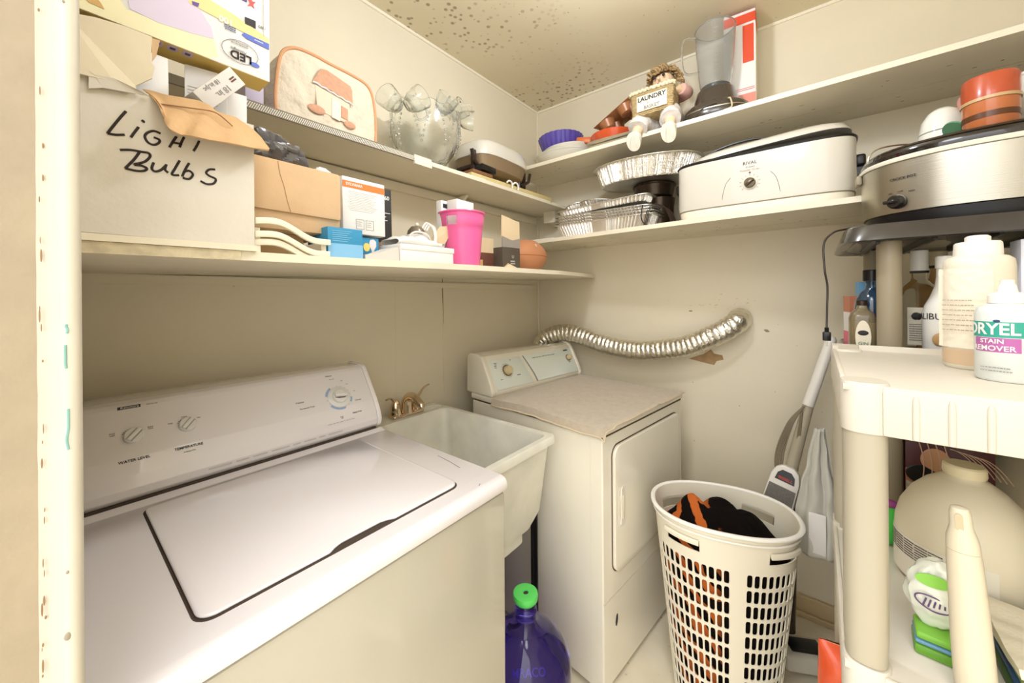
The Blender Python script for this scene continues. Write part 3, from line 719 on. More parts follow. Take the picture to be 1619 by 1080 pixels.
# ---------------------------------------------------------------- white plastic shelving unit
M_upost = mat('unit_post_shaded', (170, 162, 142), .4)  # darker copy of the tray plastic, painting shade onto over-lit post fronts
M_unit = mat('unit_plastic', (204, 197, 182), .4)
def white_unit():
    t = thing('shelving_unit', 'cream plastic shelving unit with ribbed trays in the right foreground', 'shelves')
    x0, x1, y0, y1 = .775, 1.255, YR+.012, -.030
    def tray(zb, zt, name='tray'):
        b = MB(); b.box(x0+.002, x1-.002, y0+.002, y1-.002, zt-.010, zt-.001, .001)
        hz = zb
        b.box(x0, x0+.008, y0+.03, y1-.046, hz, zt, .003); b.box(x1-.008, x1, y0+.03, y1-.05, hz, zt+.012, .003)
        b.box(x0+.055, x1-.05, y1-.008, y1, hz, zt+.004, .003); b.box(x0+.05, x1-.05, y0, y0+.008, hz, zt, .003)
        b.prism([(x1-.05, y1-.001), (x1-.001, y1-.001), (x1-.001, y1-.05), (x1-.012, y1-.05), (x1-.05, y1-.012)], 'z', hz, zt+.012)
        tr = b.build(name, M_unit, t, smooth=40)
        for cx in (x0+.028, x1-.028):
            for cy in (y0+.03, y1-.028):
                MB().oval([(.0285, .0285, hz+.0), (.0290, .0290, hz+.003), (.0290, .0290, zt-.001), (.0270, .0270, zt+.003)], 32, (cx, cy, 0), 2.6).build('corner_sleeve', M_unit, tr)
        r = MB(); yy = y1-.080
        while yy > y0+.03:
            r.lathe([(.0, .0), (.0038, .0), (.0042, .008), (.0042, zt-zb-.028), (.0038, zt-zb-.018), (.0024, zt-zb-.012), (0, zt-zb-.010)], 14, (x0+.0005, yy, zb+.002)); yy -= .0340
        r.build('ribs', M_unit, tr)
        return tr
    tray(1.163, 1.236); tray(.745, .806); tray(.33, .39)
    for cx in (x0+.028, x1-.028):
        for cy in (y0+.03, y1-.028):
            q = MB(); q.oval([(.0265, .0265, 1.165), (.0262, .0262, 1.12), (.0262, .0262, .85), (.0245, .0245, .81)][::-1], 32, (cx, cy, 0), 2.6); q.build('post', M_upost, t)
            q = MB(); q.oval([(.0245, .0245, .0), (.0262, .0262, .40), (.0262, .0262, .745)], 32, (cx, cy, 0), 2.6); q.build('post', M_upost, t)
white_unit()
WT, WM = 1.2355, .8055

# ---------------------------------------------------------------- dark shelving unit behind
M_taupe = mat('taupe_post', (158, 146, 122), .4)
M_tray = mat('dark_tray', (58, 54, 50), .22, var=.3, vscale=10, coat=.4)
def dark_unit():
    t = thing('shelving_unit', 'dark grey plastic shelving unit with taupe posts, holding the slow cooker', 'shelves')
    def tray(zb, zt):
        a, b_ = .25, .275; cx, cy = 1.56, -.325
        m = MB(); m.oval([(a-.03, b_-.03, zb+.01), (a-.004, b_-.004, zb), (a, b_, zb+.003), (a-.012, b_-.012, zt-.004), (a-.016, b_-.016, zt), (a-.03, b_-.03, zt-.004), (a-.035, b_-.035, zt-.016)], 72, (cx, cy, 0), 9)
        tr = m.build('tray', M_tray, t, smooth=50)
        u = MB()
        for k in range(5): u.box(cx-a+.03, cx+a-.03, cy-.2+.1*k-.004, cy-.2+.1*k+.004, zb-.004, zb+.012)
        u.build('underside_ribs', M_black, tr)
    for zb, zt in ((1.506, 1.550), (1.165, 1.215), (.66, .70), (.12, .16)): tray(zb, zt)
    for x in (1.388, 1.735):
        for y in (-.150, -.50): 
            for za, zb in ((1.215, 1.508), (.70, 1.166), (.16, .66), (0, .12)):
                MB().cyl((x, y, za), (x, y, zb), .0245, n=32).build('post', M_taupe, t)
dark_unit()
DT = 1.2

# ---------------------------------------------------------------- slow cooker
def slow_cooker():
    t = thing('slow_cooker', 'oval stainless steel slow cooker with a black dial and dark glass lid', 'slow cooker', (1.545, -.355, 1.546))
    A, B = .182, .245       # x, y half sizes
    MB().oval([(A*.90, B*.90, .0), (A*.93, B*.93, .004), (A*.965, B*.965, .040), (A*.9, B*.9, .042)], 72, sup=2.3).build('base', M_black, t)
    b = MB(); b.oval([(A*.94, B*.94, .036), (A*.985, B*.985, .041), (A*1.0, B*1.0, .10), (A*1.005, B*1.005, .172), (A*.9, B*.9, .173)], 96, sup=2.3)
    ms = bpy.data.materials.new('brushed_band'); ms.use_nodes = True; nt = ms.node_tree; p = nt.nodes['Principled BSDF']; p.inputs['Metallic'].default_value = 1; p.inputs['Base Color'].default_value = rgb(176, 171, 158); p.inputs['Roughness'].default_value = .30
    tc = nt.nodes.new('ShaderNodeTexCoord'); mp = nt.nodes.new('ShaderNodeMapping'); mp.inputs['Scale'].default_value = (6, 6, 500); n = nt.nodes.new('ShaderNodeTexNoise'); n.inputs['Scale'].default_value = 1
    nt.links.new(tc.outputs['Object'], mp.inputs[0]); nt.links.new(mp.outputs[0], n.inputs['Vector']); bp = nt.nodes.new('ShaderNodeBump'); bp.inputs['Strength'].default_value = .12; bp.inputs['Distance'].default_value = .002
    nt.links.new(n.outputs['Fac'], bp.inputs['Height']); nt.links.new(bp.outputs[0], p.inputs['Normal'])
    b.build('body', ms, t, smooth=50)
    MB().oval([(A*.95, B*.95, .172), (A*1.025, B*1.025, .174), (A*1.03, B*1.03, .180), (A*1.01, B*1.01, .186), (A*.95, B*.95, .187)], 96, sup=2.3).build('steel_rim', mat('pale_rim', (222, 216, 198), .3), t)
    MB().oval([(A*.95, B*.95, .185), (A*1.0, B*1.0, .186), (A*1.01, B*1.01, .196), (A*.99, B*.99, .206), (A*.93, B*.93, .207)], 96, sup=2.3).build('crock', mat('black_stoneware', (26, 20, 16), .12, coat=.6), t, label='glossy black stoneware rim')
    l = MB(); l.oval([(A*.95, B*.95, .207), (A*.965, B*.965, .211), (A*.95, B*.95, .216), (A*.8, B*.8, .226), (A*.5, B*.5, .236), (A*.3, B*.3, .238)], 72, sup=2.2)
    lid = l.build('lid', mat('smoked_glass', (60, 44, 32), .08, trans=.5, coat=.5), t, label='dark glass lid')
    MB().lathe([(0, .236), (.02, .236), (.016, .246), (.022, .252), (0, .254)], 24, (.06, .10, 0)).build('lid_knob', M_black, lid)
    # dial on the front (-X) face
    def SF(y, z):     # point on the front surface
        k = 1-abs(y/B)**2.3; x = -A*k**(1/2.3); return Vector((x, y, z))
    def FM(y, z):
        p0 = SF(y, z); p1 = SF(y+.002, z); tx = (p0-p1).normalized(); nn = Vector((tx.y*1, -tx.x, 0)); nn = nn if nn.x < 0 else -nn
        up = Vector((0, 0, 1)); return Matrix(((tx.x, up.x, nn.x, p0.x), (tx.y, up.y, nn.y, p0.y), (0, 1, 0, p0.z), (0, 0, 0, 1)))
    yk = .185
    k = MB(); k.lathe([(0, 0), (.0185, 0), (.018, .012), (.015, .016), (0, .016)], 32, M=FM(yk, .068)); k.box(-.020, .006, -.0045, .0045, .014, .024, .003, M=FM(yk, .068)); k.build('dial', mat('dial_black', (30, 27, 25), .2, coat=.5), t)
    text(t, 'lettering', 'CROCK·POT', .0100, FM(.176, .128) @ T(0, 0, .002), M_dark, cx=.95)
    for a, s in ((-.012, 'OFF'), (.005, 'LOW'), (.024, 'HIGH')): text(t, 'lettering', s, .005, FM(yk-a, .095) @ T(0, -abs(a)*.2, .002), M_dark)
    # handles: front right latch and left end
    h = MB(); h.box(-.030, .030, -.02, .02, .0, .022, .009, 4, M=FM(-.095, .112)); h.build('handle', M_black, t)
    h = MB(); h.box(-.022, .022, B*1.0, B*1.0+.014, .150, .178, .005); h.build('handle', mat('taupe_handle', (150, 140, 116), .4), t)
    w_ = MB(); w_.tube(cr([(-.06, B*.96, .185), (-.058, B*.95, .22), (-.04, B*.85, .243), (.0, B*.62, .252), (.05, B*.35, .25)], 8), .0022, 8); w_.build('lid_clip', M_steel, t)
    # cord hanging over the tray edge with its plug
    c = MB(); P = cr([(.02, B*1.0, .03), (-.02, B*1.16, .022), (-.045, B*1.275, .012), (-.045, B*1.365, -.02), (-.055, B*1.36, -.10), (-.045, B*1.335, -.15), (-.05, B*1.34, -.22), (-.06, B*1.345, -.275)], 8)
    c.tube(P, .0028, 8); co = c.build('power_cord', M_brownp, t)
    q = MB(); z = -.275; x, y = -.06, B*1.345; q.tube([(x, y, z), (x, y, z-.014)], .0055, 10); q.box(x-.007, x+.007, y-.010, y+.010, z-.040, z-.013, .003); q.build('plug', M_black, co)
    q = MB(); q.box(x-.005, x-.0038, y-.003, y+.003, z-.056, z-.039); q.build('prong', M_steel, co); q = MB(); q.box(x+.0038, x+.005, y-.003, y+.003, z-.056, z-.039); q.build('prong', M_steel, co)
slow_cooker()
def canister():
    zb = 1.546+.2375
    t = thing('canister', 'orange banded plastic canister standing on the slow cooker lid', 'canister', (1.498, -.345, zb))
    r = .047
    b = MB(); b.lathe([(0, 0), (r-.003, 0), (r-.001, .003), (r, .075), (0, .075)], 56); b.build('body', mat('canister_orange', (188, 108, 60), .28, coat=.4), t)
    MB().lathe([(r-.002, .022), (r+.0002, .022), (r+.0004, .036), (r-.002, .036)], 56, cap0=False, cap1=False).build('band', mat('brown_band', (92, 52, 24), .3), t)
    MB().lathe([(r-.002, .066), (r+.0025, .066), (r+.0025, .0735), (r-.002, .0735)], 56, cap0=False, cap1=False).build('bead', mat('tan_bead', (196, 166, 120), .3), t)
    MB().lathe([(0, .074), (r+.001, .074), (r+.001, .124), (r-.002, .130), (r-.006, .131), (0, .129)], 56).build('lid', mat('canister_red', (182, 78, 44), .28, coat=.4), t, label='red orange lid')
    t = thing('bowl', 'white bowl turned upside down on the slow cooker lid beside the orange canister', 'bowl', (1.602, -.283, 1.546+.2305))
    MB().lathe([(.046, .0), (.048, .006), (.048, .05), (.042, .085), (.030, .108), (.018, .118), (0, .120)], 40).build('bowl_body', mat('bowl_white', (232, 232, 222), .2, coat=.5), t)
    MB().lathe([(.0478, .048), (.0486, .050), (.0478, .052)], 40, cap0=False, cap1=False).build('rim_line', M_gray, t)
    t = thing('plastic_saucer', 'green plastic saucer wedged between the white bowl and the canister', 'saucer', (1.535, -.292, 1.546+.262), rz=.6, rx=.9)
    MB().lathe([(0, 0), (.026, 0), (.027, .004), (.024, .006), (0, .006)], 32).build('disc', mat('dull_green', (96, 148, 108), .4), t)
    t = thing('cup', 'small pink plastic cup lying behind the orange canister', 'cup', (1.60, -.335, 1.546+.355), rx=R(84), rz=R(12))
    MB().lathe([(0, .0), (.016, .0), (.020, .045), (.022, .046), (.020, .044), (.014, .003), (0, .003)], 28, (0, 0, -.02)).build('cup_body', mat('pink_cup', (226, 160, 150), .3), t)
    t = thing('storage_tub', 'tall white tub at the right edge of the frame beside the orange canister', 'tub', (1.60, -.465, 1.546+.225))
    MB().lathe([(0, 0), (.045, 0), (.052, .16), (.054, .162), (.054, .168), (0, .17)], 40).build('tub_body', M_wplast, t)
canister()

# ---------------------------------------------------------------- roaster
def roaster():
    t = thing('roaster_oven', 'large white roaster oven with a single dial on the lower back shelf', 'roaster oven', (1.775, .170, LRT), R(0))
    A, B = .155, .280; su = 5.5
    MB().oval([(A*.9, B*.9, .0), (A*.955, B*.965, .003), (A*.975, B*.98, .03), (A*.97, B*.98, .033)], 96, sup=su).build('base_skirt', M_cream, t)
    MB().oval([(A*.95, B*.96, .034), (A*.99, B*.99, .036), (A, B, .05), (A, B, .212), (A*.96, B*.975, .214)], 96, sup=su).build('body', mat('roaster_white', (206, 201, 188), .25, coat=.5), t)
    MB().oval([(A*.99, B*.985, .0335), (A*.995, B*.992, .0345), (A*.99, B*.985, .0355)], 96, sup=su).build('seam', mat('tan_seam', (150, 140, 118), .5), t)
    MB().oval([(A*.93, B*.95, .212), (A*1.012, B*1.008, .213), (A*1.02, B*1.014, .217), (A*1.0, B*.995, .223), (A*.9, B*.92, .224)], 96, sup=su).build('black_rim', M_black, t)
    l = MB(); l.oval([(A*.94, B*.90, .0), (A*.94, B*.90, .006), (A*.88, B*.86, .022), (A*.7, B*.76, .036), (A*.5, B*.64, .042)], 96, sup=4, M=T(0, -.018, .236) @ Rm(-3.2, 'X'))
    lid = l.build('lid', mat('roaster_white', (206, 201, 188)), t)
    h = MB(); h.tube(cr([(-.09, .215, .228), (-.09, .16, .262), (-.09, .09, .280), (-.09, .02, .284), (-.09, -.03, .276)], 8), .007, 10, flat=.6); h.build('lid_handle', M_black, lid)
    def M_(y, z): return T(-A-.0005, y, z) @ LEFTF
    yk = .185-.170
    k = MB(); k.lathe([(0, 0), (.024, 0), (.024, .002), (0, .002)], 40, M=M_(yk, .105)); k.build('dial_ring', mat('ring_beige', (206, 200, 182), .3), t)
    k = MB(); k.lathe([(0, .002), (.0185, .002), (.017, .012), (0, .012)], 36, M=M_(yk, .105)); k.box(-.016, .016, -.0045, .0045, .011, .020, .003, M=M_(yk, .105) @ Rm(38, 'Z')); k.build('dial', mat('bronze_dial', (84, 72, 54), .25, metal=.5), t)
    q = MB()
    for i in range(11): q.box(.027, .033, -.0006, .0006, 0, .0007, M=M_(yk, .105) @ Rm(-40+26*i, 'Z'))
    q.build('tick_marks', M_gray, t)
    text(t, 'lettering', 'RIVAL', .017, M_(yk, .178), M_dark); text(t, 'lettering', '18 Quart', .008, M_(yk, .164), M_gray); text(t, 'lettering', 'Roaster Oven', .011, M_(yk, .153), mat('tan_print', (176, 158, 140), .5))
    MB().lathe([(0, 0), (.0035, 0), (.003, .002), (0, .002)], 16, M=M_(yk, .143)).build('indicator_light', mat('amber_dark', (110, 84, 70), .2), t)
    for s in (1, -1):
        q = MB(); q.tube(cr([(-A-.0005, yk+s*.062, .135), (-A-.0005, yk+s*.077, .115), (-A-.0005, yk+s*.086, .085), (-A-.0005, yk+s*.090, .058)], 6), .0009, 6); q.build('curved_line', M_gray, t)
    for s in (1, -1):
        h = MB(); y = s*B; h.box(-.03, .05, y-.004 if s > 0 else y-.026, y+.026 if s > 0 else y+.004, .135, .175, .008, 3); h.prism([(y, .135), (y+s*.022, .135), (y+s*.004, .105), (y, .105)], 'x', -.015, .035); h.build('side_handle', M_black, t)
roaster()

# ---------------------------------------------------------------- bottles on the dark unit
def bottle(name, label, loc, prof, m, sup=2, ex=1, ey=1, cap=None, cat='bottle', rz=0, group=None):
    t = thing(name, label, cat, loc, rz, group)
    MB().lathe(prof, 36, ex=ex, ey=ey, sup=sup).build('bottle_body', m, t, smooth=50)
    if cap:
        r_, z0, z1, mc = cap; MB().lathe([(0, z0), (r_, z0), (r_, z1-.002), (r_-.002, z1), (0, z1)], 28).build('cap', mc, t)
    return t
def facing(loc): return math.atan2(-loc[1], -loc[0])     # angle towards the doorway
def curved_label(parent, name, r, z0, z1, a0, a1, m, off=.0004, ex=1, ey=1, label=None):
    b = MB(); n = 16; rr = r+off
    b.sheet(lambda u, v: Vector((math.cos(a0+(a1-a0)*u)*rr*ex, math.sin(a0+(a1-a0)*u)*rr*ey, z0+(z1-z0)*v)), n, 1, .0003)
    return b.build(name, m, parent, label)
def wraptext(parent, s, size, r, z, ang, m, off=.0008, cx=1, bold=0):
    M = Matrix.Rotation(ang, 4, 'Z') @ Rm(90, 'Z') @ T(0, -(r+off), z) @ Rm(90, 'X')
    text(parent, 'lettering', s, size, M, m, .0001, bend=r+off, cx=cx, bold=bold)
def liquor():
    M_lbl = mat('cream_label', (226, 218, 196), .6)
    L = (1.475, -.125, DT)
    t = bottle('liquor_bottle', 'dark blue liquor bottle with a black stopper and purple band, left of the taupe post', L, [(0, 0), (.036, 0), (.039, .004), (.039, .13), (.036, .155), (.026, .175), (.0145, .187), (.013, .20), (.015, .203), (.015, .208), (0, .208)], mat('dark_blue_glass', (60, 92, 120), .08, trans=.6, coat=.5), cap=(.020, .209, .24, M_black))
    a = facing(L); curved_label(t, 'label_band', .039, .095, .118, a-1.2, a+1.2, mat('purple_label', (66, 36, 84), .4)); curved_label(t, 'lower_label', .039, .02, .092, a-1.0, a+1.0, mat('gray_label', (120, 112, 104), .5))
    L = (1.43, -.112, DT)
    t = bottle('gin_bottle', 'small square gin bottle with an oval cream label beside the taupe post', (1.425, -.100, DT), [(0, 0), (.027, 0), (.028, .004), (.028, .105), (.024, .12), (.012, .13), (.010, .14), (0, .141)], mat('pale_amber_glass', (214, 196, 150), .05, trans=.8), sup=4, cap=(.012, .141, .155, M_brownp))
    M = T(1.425-1.425-.0285, 0, .055) @ LEFTF
    b = MB(); b.prism([(.016*math.cos(2*PI*i/24), .045*math.sin(2*PI*i/24)) for i in range(24)], 'z', 0, .0008, M=M); b.build('label', M_lbl, t, smooth=0)
    text(t, 'lettering', 'GIN', .012, M @ T(0, -.018, .0012), mat('green_print', (60, 100, 70), .5)); MB().ball((-.0295, 0, .066), .0008, .011, .007).build('emblem', M_dark, t)
    L = (1.50, -.221, DT); a = facing(L)
    t = bottle('liquor_bottle', 'clear glass bottle with a white wrapped cap and beige label, right of the taupe post', L, [(0, 0), (.040, 0), (.043, .005), (.043, .16), (.040, .178), (.028, .195), (.0175, .207), (.0155, .216), (.0155, .238), (0, .239)], M_bglass)
    MB().lathe([(0, .232), (.0175, .232), (.018, .285), (.0165, .289), (0, .289)], 28).build('cap', mat('cap_white', (232, 228, 216), .5), t)
    MB().lathe([(.0176, .228), (.0185, .228), (.0185, .234), (.0176, .234)], 28, cap0=False, cap1=False).build('cap_band', M_dark, t)
    curved_label(t, 'label', .043, .035, .135, a-.55, a+.4, M_lbl); 
    lines(t, Matrix.Rotation(a-.1, 4, 'Z') @ Rm(90, 'Z') @ T(0, -.0450, .090) @ Rm(90, 'X'), 8, .030, .006, .0016, M_dark)
    MB().ball((math.cos(a-.1)*.044, math.sin(a-.1)*.044, .112), .004, .010, .009, bump=.5, bs=4).build('emblem', M_dark, t)
    L = (1.63, -.278, DT)
    t = bottle('liquor_bottle', 'amber bottle with a tan cap half hidden behind the white rum bottle', L, [(0, 0), (.038, 0), (.040, .005), (.040, .17), (.034, .195), (.019, .215), (.016, .235), (.016, .255), (0, .256)], mat('amber_glass', (206, 170, 120), .06, trans=.85, ior=1.15), cap=(.0185, .252, .295, mat('tan_cap', (206, 190, 150), .4)))
    MB().lathe([(.0186, .246), (.0195, .246), (.0195, .253), (.0186, .253)], 28, cap0=False, cap1=False).build('cap_band', M_dark, t)
    L = (1.40, -.250, DT); a = facing(L)
    t = bottle('rum_bottle', 'opaque white rum bottle standing beside the clear glass one', L, [(0, 0), (.037, 0), (.040, .004), (.040, .12), (.036, .142), (.026, .165), (.018, .19), (.015, .215), (.015, .235), (0, .236)], mat('opaque_white', (236, 234, 226), .2, coat=.5), cap=(.017, .235, .265, M_wplast))
    wraptext(t, 'MALIBU', .022, .040, .115, a-1.0, M_dark, cx=1.0)
    b = MB(); b.ball((math.cos(a-.2)*.040, math.sin(a-.2)*.040, .06), .004, .014, .016); b.build('emblem', mat('sunset_brown', (176, 140, 90), .5), t)
    t = thing('carton', 'narrow pink and white carton at the left end of the bottles', 'carton', (1.60, -.092, DT), R(12))
    MB().box(-.03, .03, -.012, .016, 0, .055).build('lower_panel', mat('pink_card', (222, 110, 130), .5), t)
    MB().box(-.03, .03, -.012, .016, .055, .115).build('middle_panel', M_paper, t); MB().box(-.03, .03, -.012, .016, .115, .165).build('upper_panel', mat('dull_orange', (190, 120, 90), .5), t)
    t = thing('carton', 'blue topped carton behind the dark blue bottle', 'carton', (1.66, -.135, DT), R(5))
    MB().box(-.025, .025, -.03, .03, 0, .16).build('box_body', M_paper, t); MB().box(-.0255, .0255, -.0305, .0305, .16, .21).build('top_band', mat('sky_card', (110, 170, 210), .5), t)
    t = thing('carton', 'white carton with a pink square print at the right edge behind the big bottle', 'carton', (1.37, -.40, DT), R(0))
    MB().box(-.03, .03, -.050, .05, 0, .29, .001).build('box_body', mat('carton_white', (226, 228, 238), .5), t)
    MB().box(-.0308, -.030, -.035, .005, .215, .262).build('printed_square', mat('pink_print', (196, 120, 140), .5), t)
    
    MB().box(-.0308, -.030, -.06, -.018, .10, .20).build('teal_print', mat('teal_print', (70, 160, 160), .5), t)
liquor()

# ---------------------------------------------------------------- bottles on the white unit
def cleaning():
    L = (1.075, -.232, WT); a = facing(L)
    ml = mat('milky_plastic', (222, 214, 194), .35, sub=.1)
    t = bottle('cleaner_bottle', 'large milky bottle with a crinkled paper label on the top tray', L, [(0, 0), (.040, 0), (.0435, .006), (.0435, .03), (.0435, .185), (.042, .198), (.036, .204), (.030, .206), (0, .206)], ml)
    MB().lathe([(.0436, .008), (.0439, .008), (.0439, .036), (.0436, .036)], 40, cap0=False, cap1=False).build('liquid_band', mat('tan_liquid', (206, 178, 146), .3), t)
    b = MB(); n = 40
    def f(u, v):
        q = a-1.35+1.75*u; w_ = .0443+.0009*noise.noise(Vector((u*5, v*22, 3)))+(.004*(u < .06)*(1-u/.06)); return Vector((math.cos(q)*w_, math.sin(q)*w_, .038+.145*v))
    b.sheet(f, n, 50, .0003); b.build('paper_label', mat('old_label', (236, 226, 204), .8, var=.05, vscale=60), t)
    lines(t, Matrix.Rotation(a-.5, 4, 'Z') @ Rm(90, 'Z') @ T(0, -.0468, .125) @ Rm(90, 'X'), 7, .045, .009, .0018, mat('tan_print', (176, 158, 140)))
    c = MB(); c.lathe([(0, .205), (.030, .205), (.0305, .21), (.0295, .228), (.027, .231), (.016, .232), (.016, .240), (.012, .243), (0, .243)], 12); c.build('cap', M_wplast, t, smooth=30)
    L = (.955, -.236, WT); a = facing(L); r = .034
    t = bottle('stain_remover_bottle', 'small white squeeze bottle with green and purple label on the top tray, nearest the camera', L, [(0, 0), (r-.003, 0), (r, .004), (r, .105), (r-.003, .115), (.020, .121), (.019, .123), (0, .123)], mat('bottle_white', (214, 218, 212), .3))
    MB().lathe([(0, .122), (.0205, .122), (.0205, .134), (.017, .137), (.011, .139), (.009, .150), (.0075, .152), (.0075, .158), (0, .159)], 28).build('cap', M_wplast, t)
    g = a-.72
    curved_label(t, 'green_label', r, .069, .093, g-.62, g+1.25, mat('teal_green', (52, 158, 138), .4)); curved_label(t, 'purple_label', r, .046, .068, g-.42, g+1.1, mat('orchid', (178, 98, 160), .4))
    wraptext(t, 'DRYEL', .025, r, .081, g+.17, M_paper, .0009, cx=.86, bold=.0006); wraptext(t, 'STAIN', .0098, r, .0625, g+.24, M_paper, .0009, bold=.0002); wraptext(t, 'REMOVER', .0112, r, .0515, g+.24, M_paper, .0009, bold=.0002)
    b = MB(); b.ball((math.cos(g+.42)*(r+.001), math.sin(g+.42)*(r+.001), .0945), .0012, .004, .002); b.build('logo_mark', mat('navy', (40, 60, 110), .4), t)
    lines(t, Matrix.Rotation(a-.3, 4, 'Z') @ Rm(90, 'Z') @ T(0, -.0352, .022) @ Rm(90, 'X'), 2, .034, .005, .0014, M_gray)
    # jug on the middle tray
    L = (1.115, -.222, WM); a = facing(L)
    t = thing('bleach_jug', 'large cream plastic jug with a ribbed cap on the middle tray', 'jug', L, a)
    mj = mat('jug_plastic', (226, 216, 188), .4)
    b = MB(); b.lathe([(0, 0), (.088, 0), (.096, .008), (.0965, .085), (.095, .108), (.088, .138), (.072, .170), (.052, .194), (.034, .208), (.026, .213), (.026, .219), (0, .219)], 56); b.build('jug_body', mj, t, smooth=60)
    b = MB(); b.tube(cr([(-.080, .0, .11), (-.108, .0, .145), (-.092, .0, .192), (-.045, .0, .204)], 6), .011, 12); b.build('handle', mj, t)
    MB().lathe([(0, .217), (.0285, .217), (.0293, .221), (.0285, .234), (.026, .237), (0, .237)], 40).build('cap', mat('cream_cap', (226, 214, 176), .4), t)
    curved_label(t, 'label', .0967, .01, .088, -1.5, .4, mat('clear_label', (230, 224, 206), .4))
    for k in range(5): lines(t, Matrix.Rotation(-1.25+.22*k, 4, 'Z') @ Rm(90, 'Z') @ T(0, -.0975, .082) @ Rm(90, 'X'), 7, .020, .0048, .0018, M_dark, k)
    # tall slim bottle in front
    L = (.812, -.172, WM)
    t = thing('spray_bottle', 'tall slim cream bottle with a slotted cap in front of the jug', 'bottle', L, facing(L), rx=R(3.2))
    mc = mat('slim_bottle', (206, 196, 172), .35)
    b = MB(); b.oval([(.014, .018, 0), (.016, .0205, .004), (.016, .0205, .06), (.0155, .0200, .09), (.0150, .0175, .19), (.0140, .0165, .205)], 40); b.build('bottle_body', mc, t)
    b = MB(); b.oval([(.0142, .0168, .2055), (.0136, .0158, .222), (.0105, .0115, .238), (.0098, .0108, .256), (.008, .009, .264), (.004, .005, .266)], 40); b.build('cap', mc, t)
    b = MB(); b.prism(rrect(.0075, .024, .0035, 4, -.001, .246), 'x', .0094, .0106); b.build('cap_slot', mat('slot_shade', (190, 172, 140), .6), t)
    # packets in front of the jug
    t = thing('wipes_packet', 'clear plastic packet with green print and a purple oval in front of the jug', 'packet', (.895, -.150, WM+.036), facing((.895, -.150, 0))+.15)
    b = MB(); b.ball((0, 0, .05), .020, .036, .052, 36, 24, bump=.22, bs=2.2); b.build('packet_body', mat('cloudy_film', (228, 230, 214), .2, var=.06, vscale=30, coat=.5), t)
    def el(nm, y, z, a_, b_, m, x): 
        q = MB(); q.prism([(y+a_*math.cos(2*PI*i/28), z+b_*math.sin(2*PI*i/28)) for i in range(28)], 'x', x, x+.001); return q.build(nm, m, t, smooth=0)
    el('green_print', -.008, .078, .020, .010, mat('lime_print', (140, 205, 80), .4), .0185)
    q = MB(); q.tube([(.0215-.0003*abs(math.cos(2*PI*i/30))*12, -.008+.020*math.cos(2*PI*i/30), .043+.011*math.sin(2*PI*i/30)-.15*.02*math.cos(2*PI*i/30)) for i in range(30)], .0011, 6, closed=True); q.build('purple_oval', mat('purple_ink', (104, 76, 116), .5), t)
    q = MB()
    for k in range(5): q.tube([(.021, -.02+.006*k, .036+.001*k), (.0215, -.016+.005*k, .05-.001*k)], .0011, 6)
    q.build('ink_scribble', mat('purple_ink', (104, 76, 116), .5), t)
    t = thing('sponge_pack', 'green and blue packs of cloths under the clear packet', 'packet', (.885, -.152, WM), facing((.885, -.152, 0))+.1)
    MB().box(-.026, .026, -.032, .036, .0, .016, .004).build('green_pack', mat('leaf_green', (96, 150, 44), .4), t)
    MB().box(-.025, .025, -.031, .035, .0165, .023, .003).build('blue_pack', mat('steel_blue', (96, 142, 168), .3), t)
    MB().box(-.024, .024, -.030, .034, .0235, .035, .004).build('lime_pack', mat('lime_pack', (120, 180, 60), .4), t)
    for i, (c_, m) in enumerate(((( .0, .012), mat('mag_green', (60, 90, 44), .4)), ((.0125, .022), mat('mag_blue', (50, 80, 118), .4)), ((.0225, .034), mat('mag_lime', (150, 165, 90), .4)), ((.0345, .048), mat('mag_dark', (30, 30, 24), .4)))):
        o = MB().box(.835+.003*i, .985, -.50, -.212-.004*i, WM+c_[0], WM+c_[1], .001).build('magazine', m, None, ('green paperback flat on the middle tray at the bottom of the right-hand pile', 'blue paperback second from the bottom of the right-hand pile', 'yellow-green paperback in the right-hand pile under the black one', 'black paperback directly under the folded cream cloth')[i], cat='magazine', group='pile on the middle tray')
    b = MB(); b.sheet(lambda u, v: Vector((.828+.165*u, -.50+.288*v, WM+.0495+.004*noise.noise(Vector((u*6, v*3, 1)))+.004*math.sin(v*9+u*5)+.006)), 24, 24, .012)
    b.build('cleaning_cloth', mat('cream_cloth', (226, 216, 190), .9, bump=.4, bscale=200, bdist=.002), None, 'folded cream cloth on top of the pile of paperbacks beside the slim bottle', cat='cloth')
    t = thing('detergent_pouch', 'bright green and purple pouch just right of the thick cream post', 'pouch', (1.200, -.118, WM), R(-8))
    MB().ball((0, 0, .048), .018, .032, .05, bump=.1, bs=3).build('pouch_body', mat('bright_green', (84, 200, 84), .3), t); MB().ball((0.0, 0, .092), .014, .030, .010, bump=.1).build('pouch_top', mat('plum', (150, 70, 130), .3), t)
    t = thing('drink_box', 'dark red box printed with drinking glasses behind the jug', 'box', (1.37, -.245, .6965), 0)
    MB().box(0, .2, -.075, .070, 0, .36, .001).build('box_body', mat('maroon_card', (74, 20, 18), .35), t)
    MB().prism([(.070, 0), (.070, .235), (-.02, .27), (-.0, .20), (-.03, .0)], 'x', -.0008, 0).build('copper_print', mat('copper_print', (170, 110, 76), .4, var=.3, vscale=30), t, smooth=0)
    q = MB()
    for k in range(4): q.tube([(-.002, .058-.014*k-.02*math.sin(v/10*2.4), .345-.15*v/10) for v in range(11)], .0012, 6)
    for k in range(6): q.tube([(-.002, -.005-.009*k-.05*v/10, .30-.002*k-.05*(v/10)**2) for v in range(11)], .0010, 6)
    q.build('glass_outline', mat('pale_copper', (206, 170, 140), .4), t)
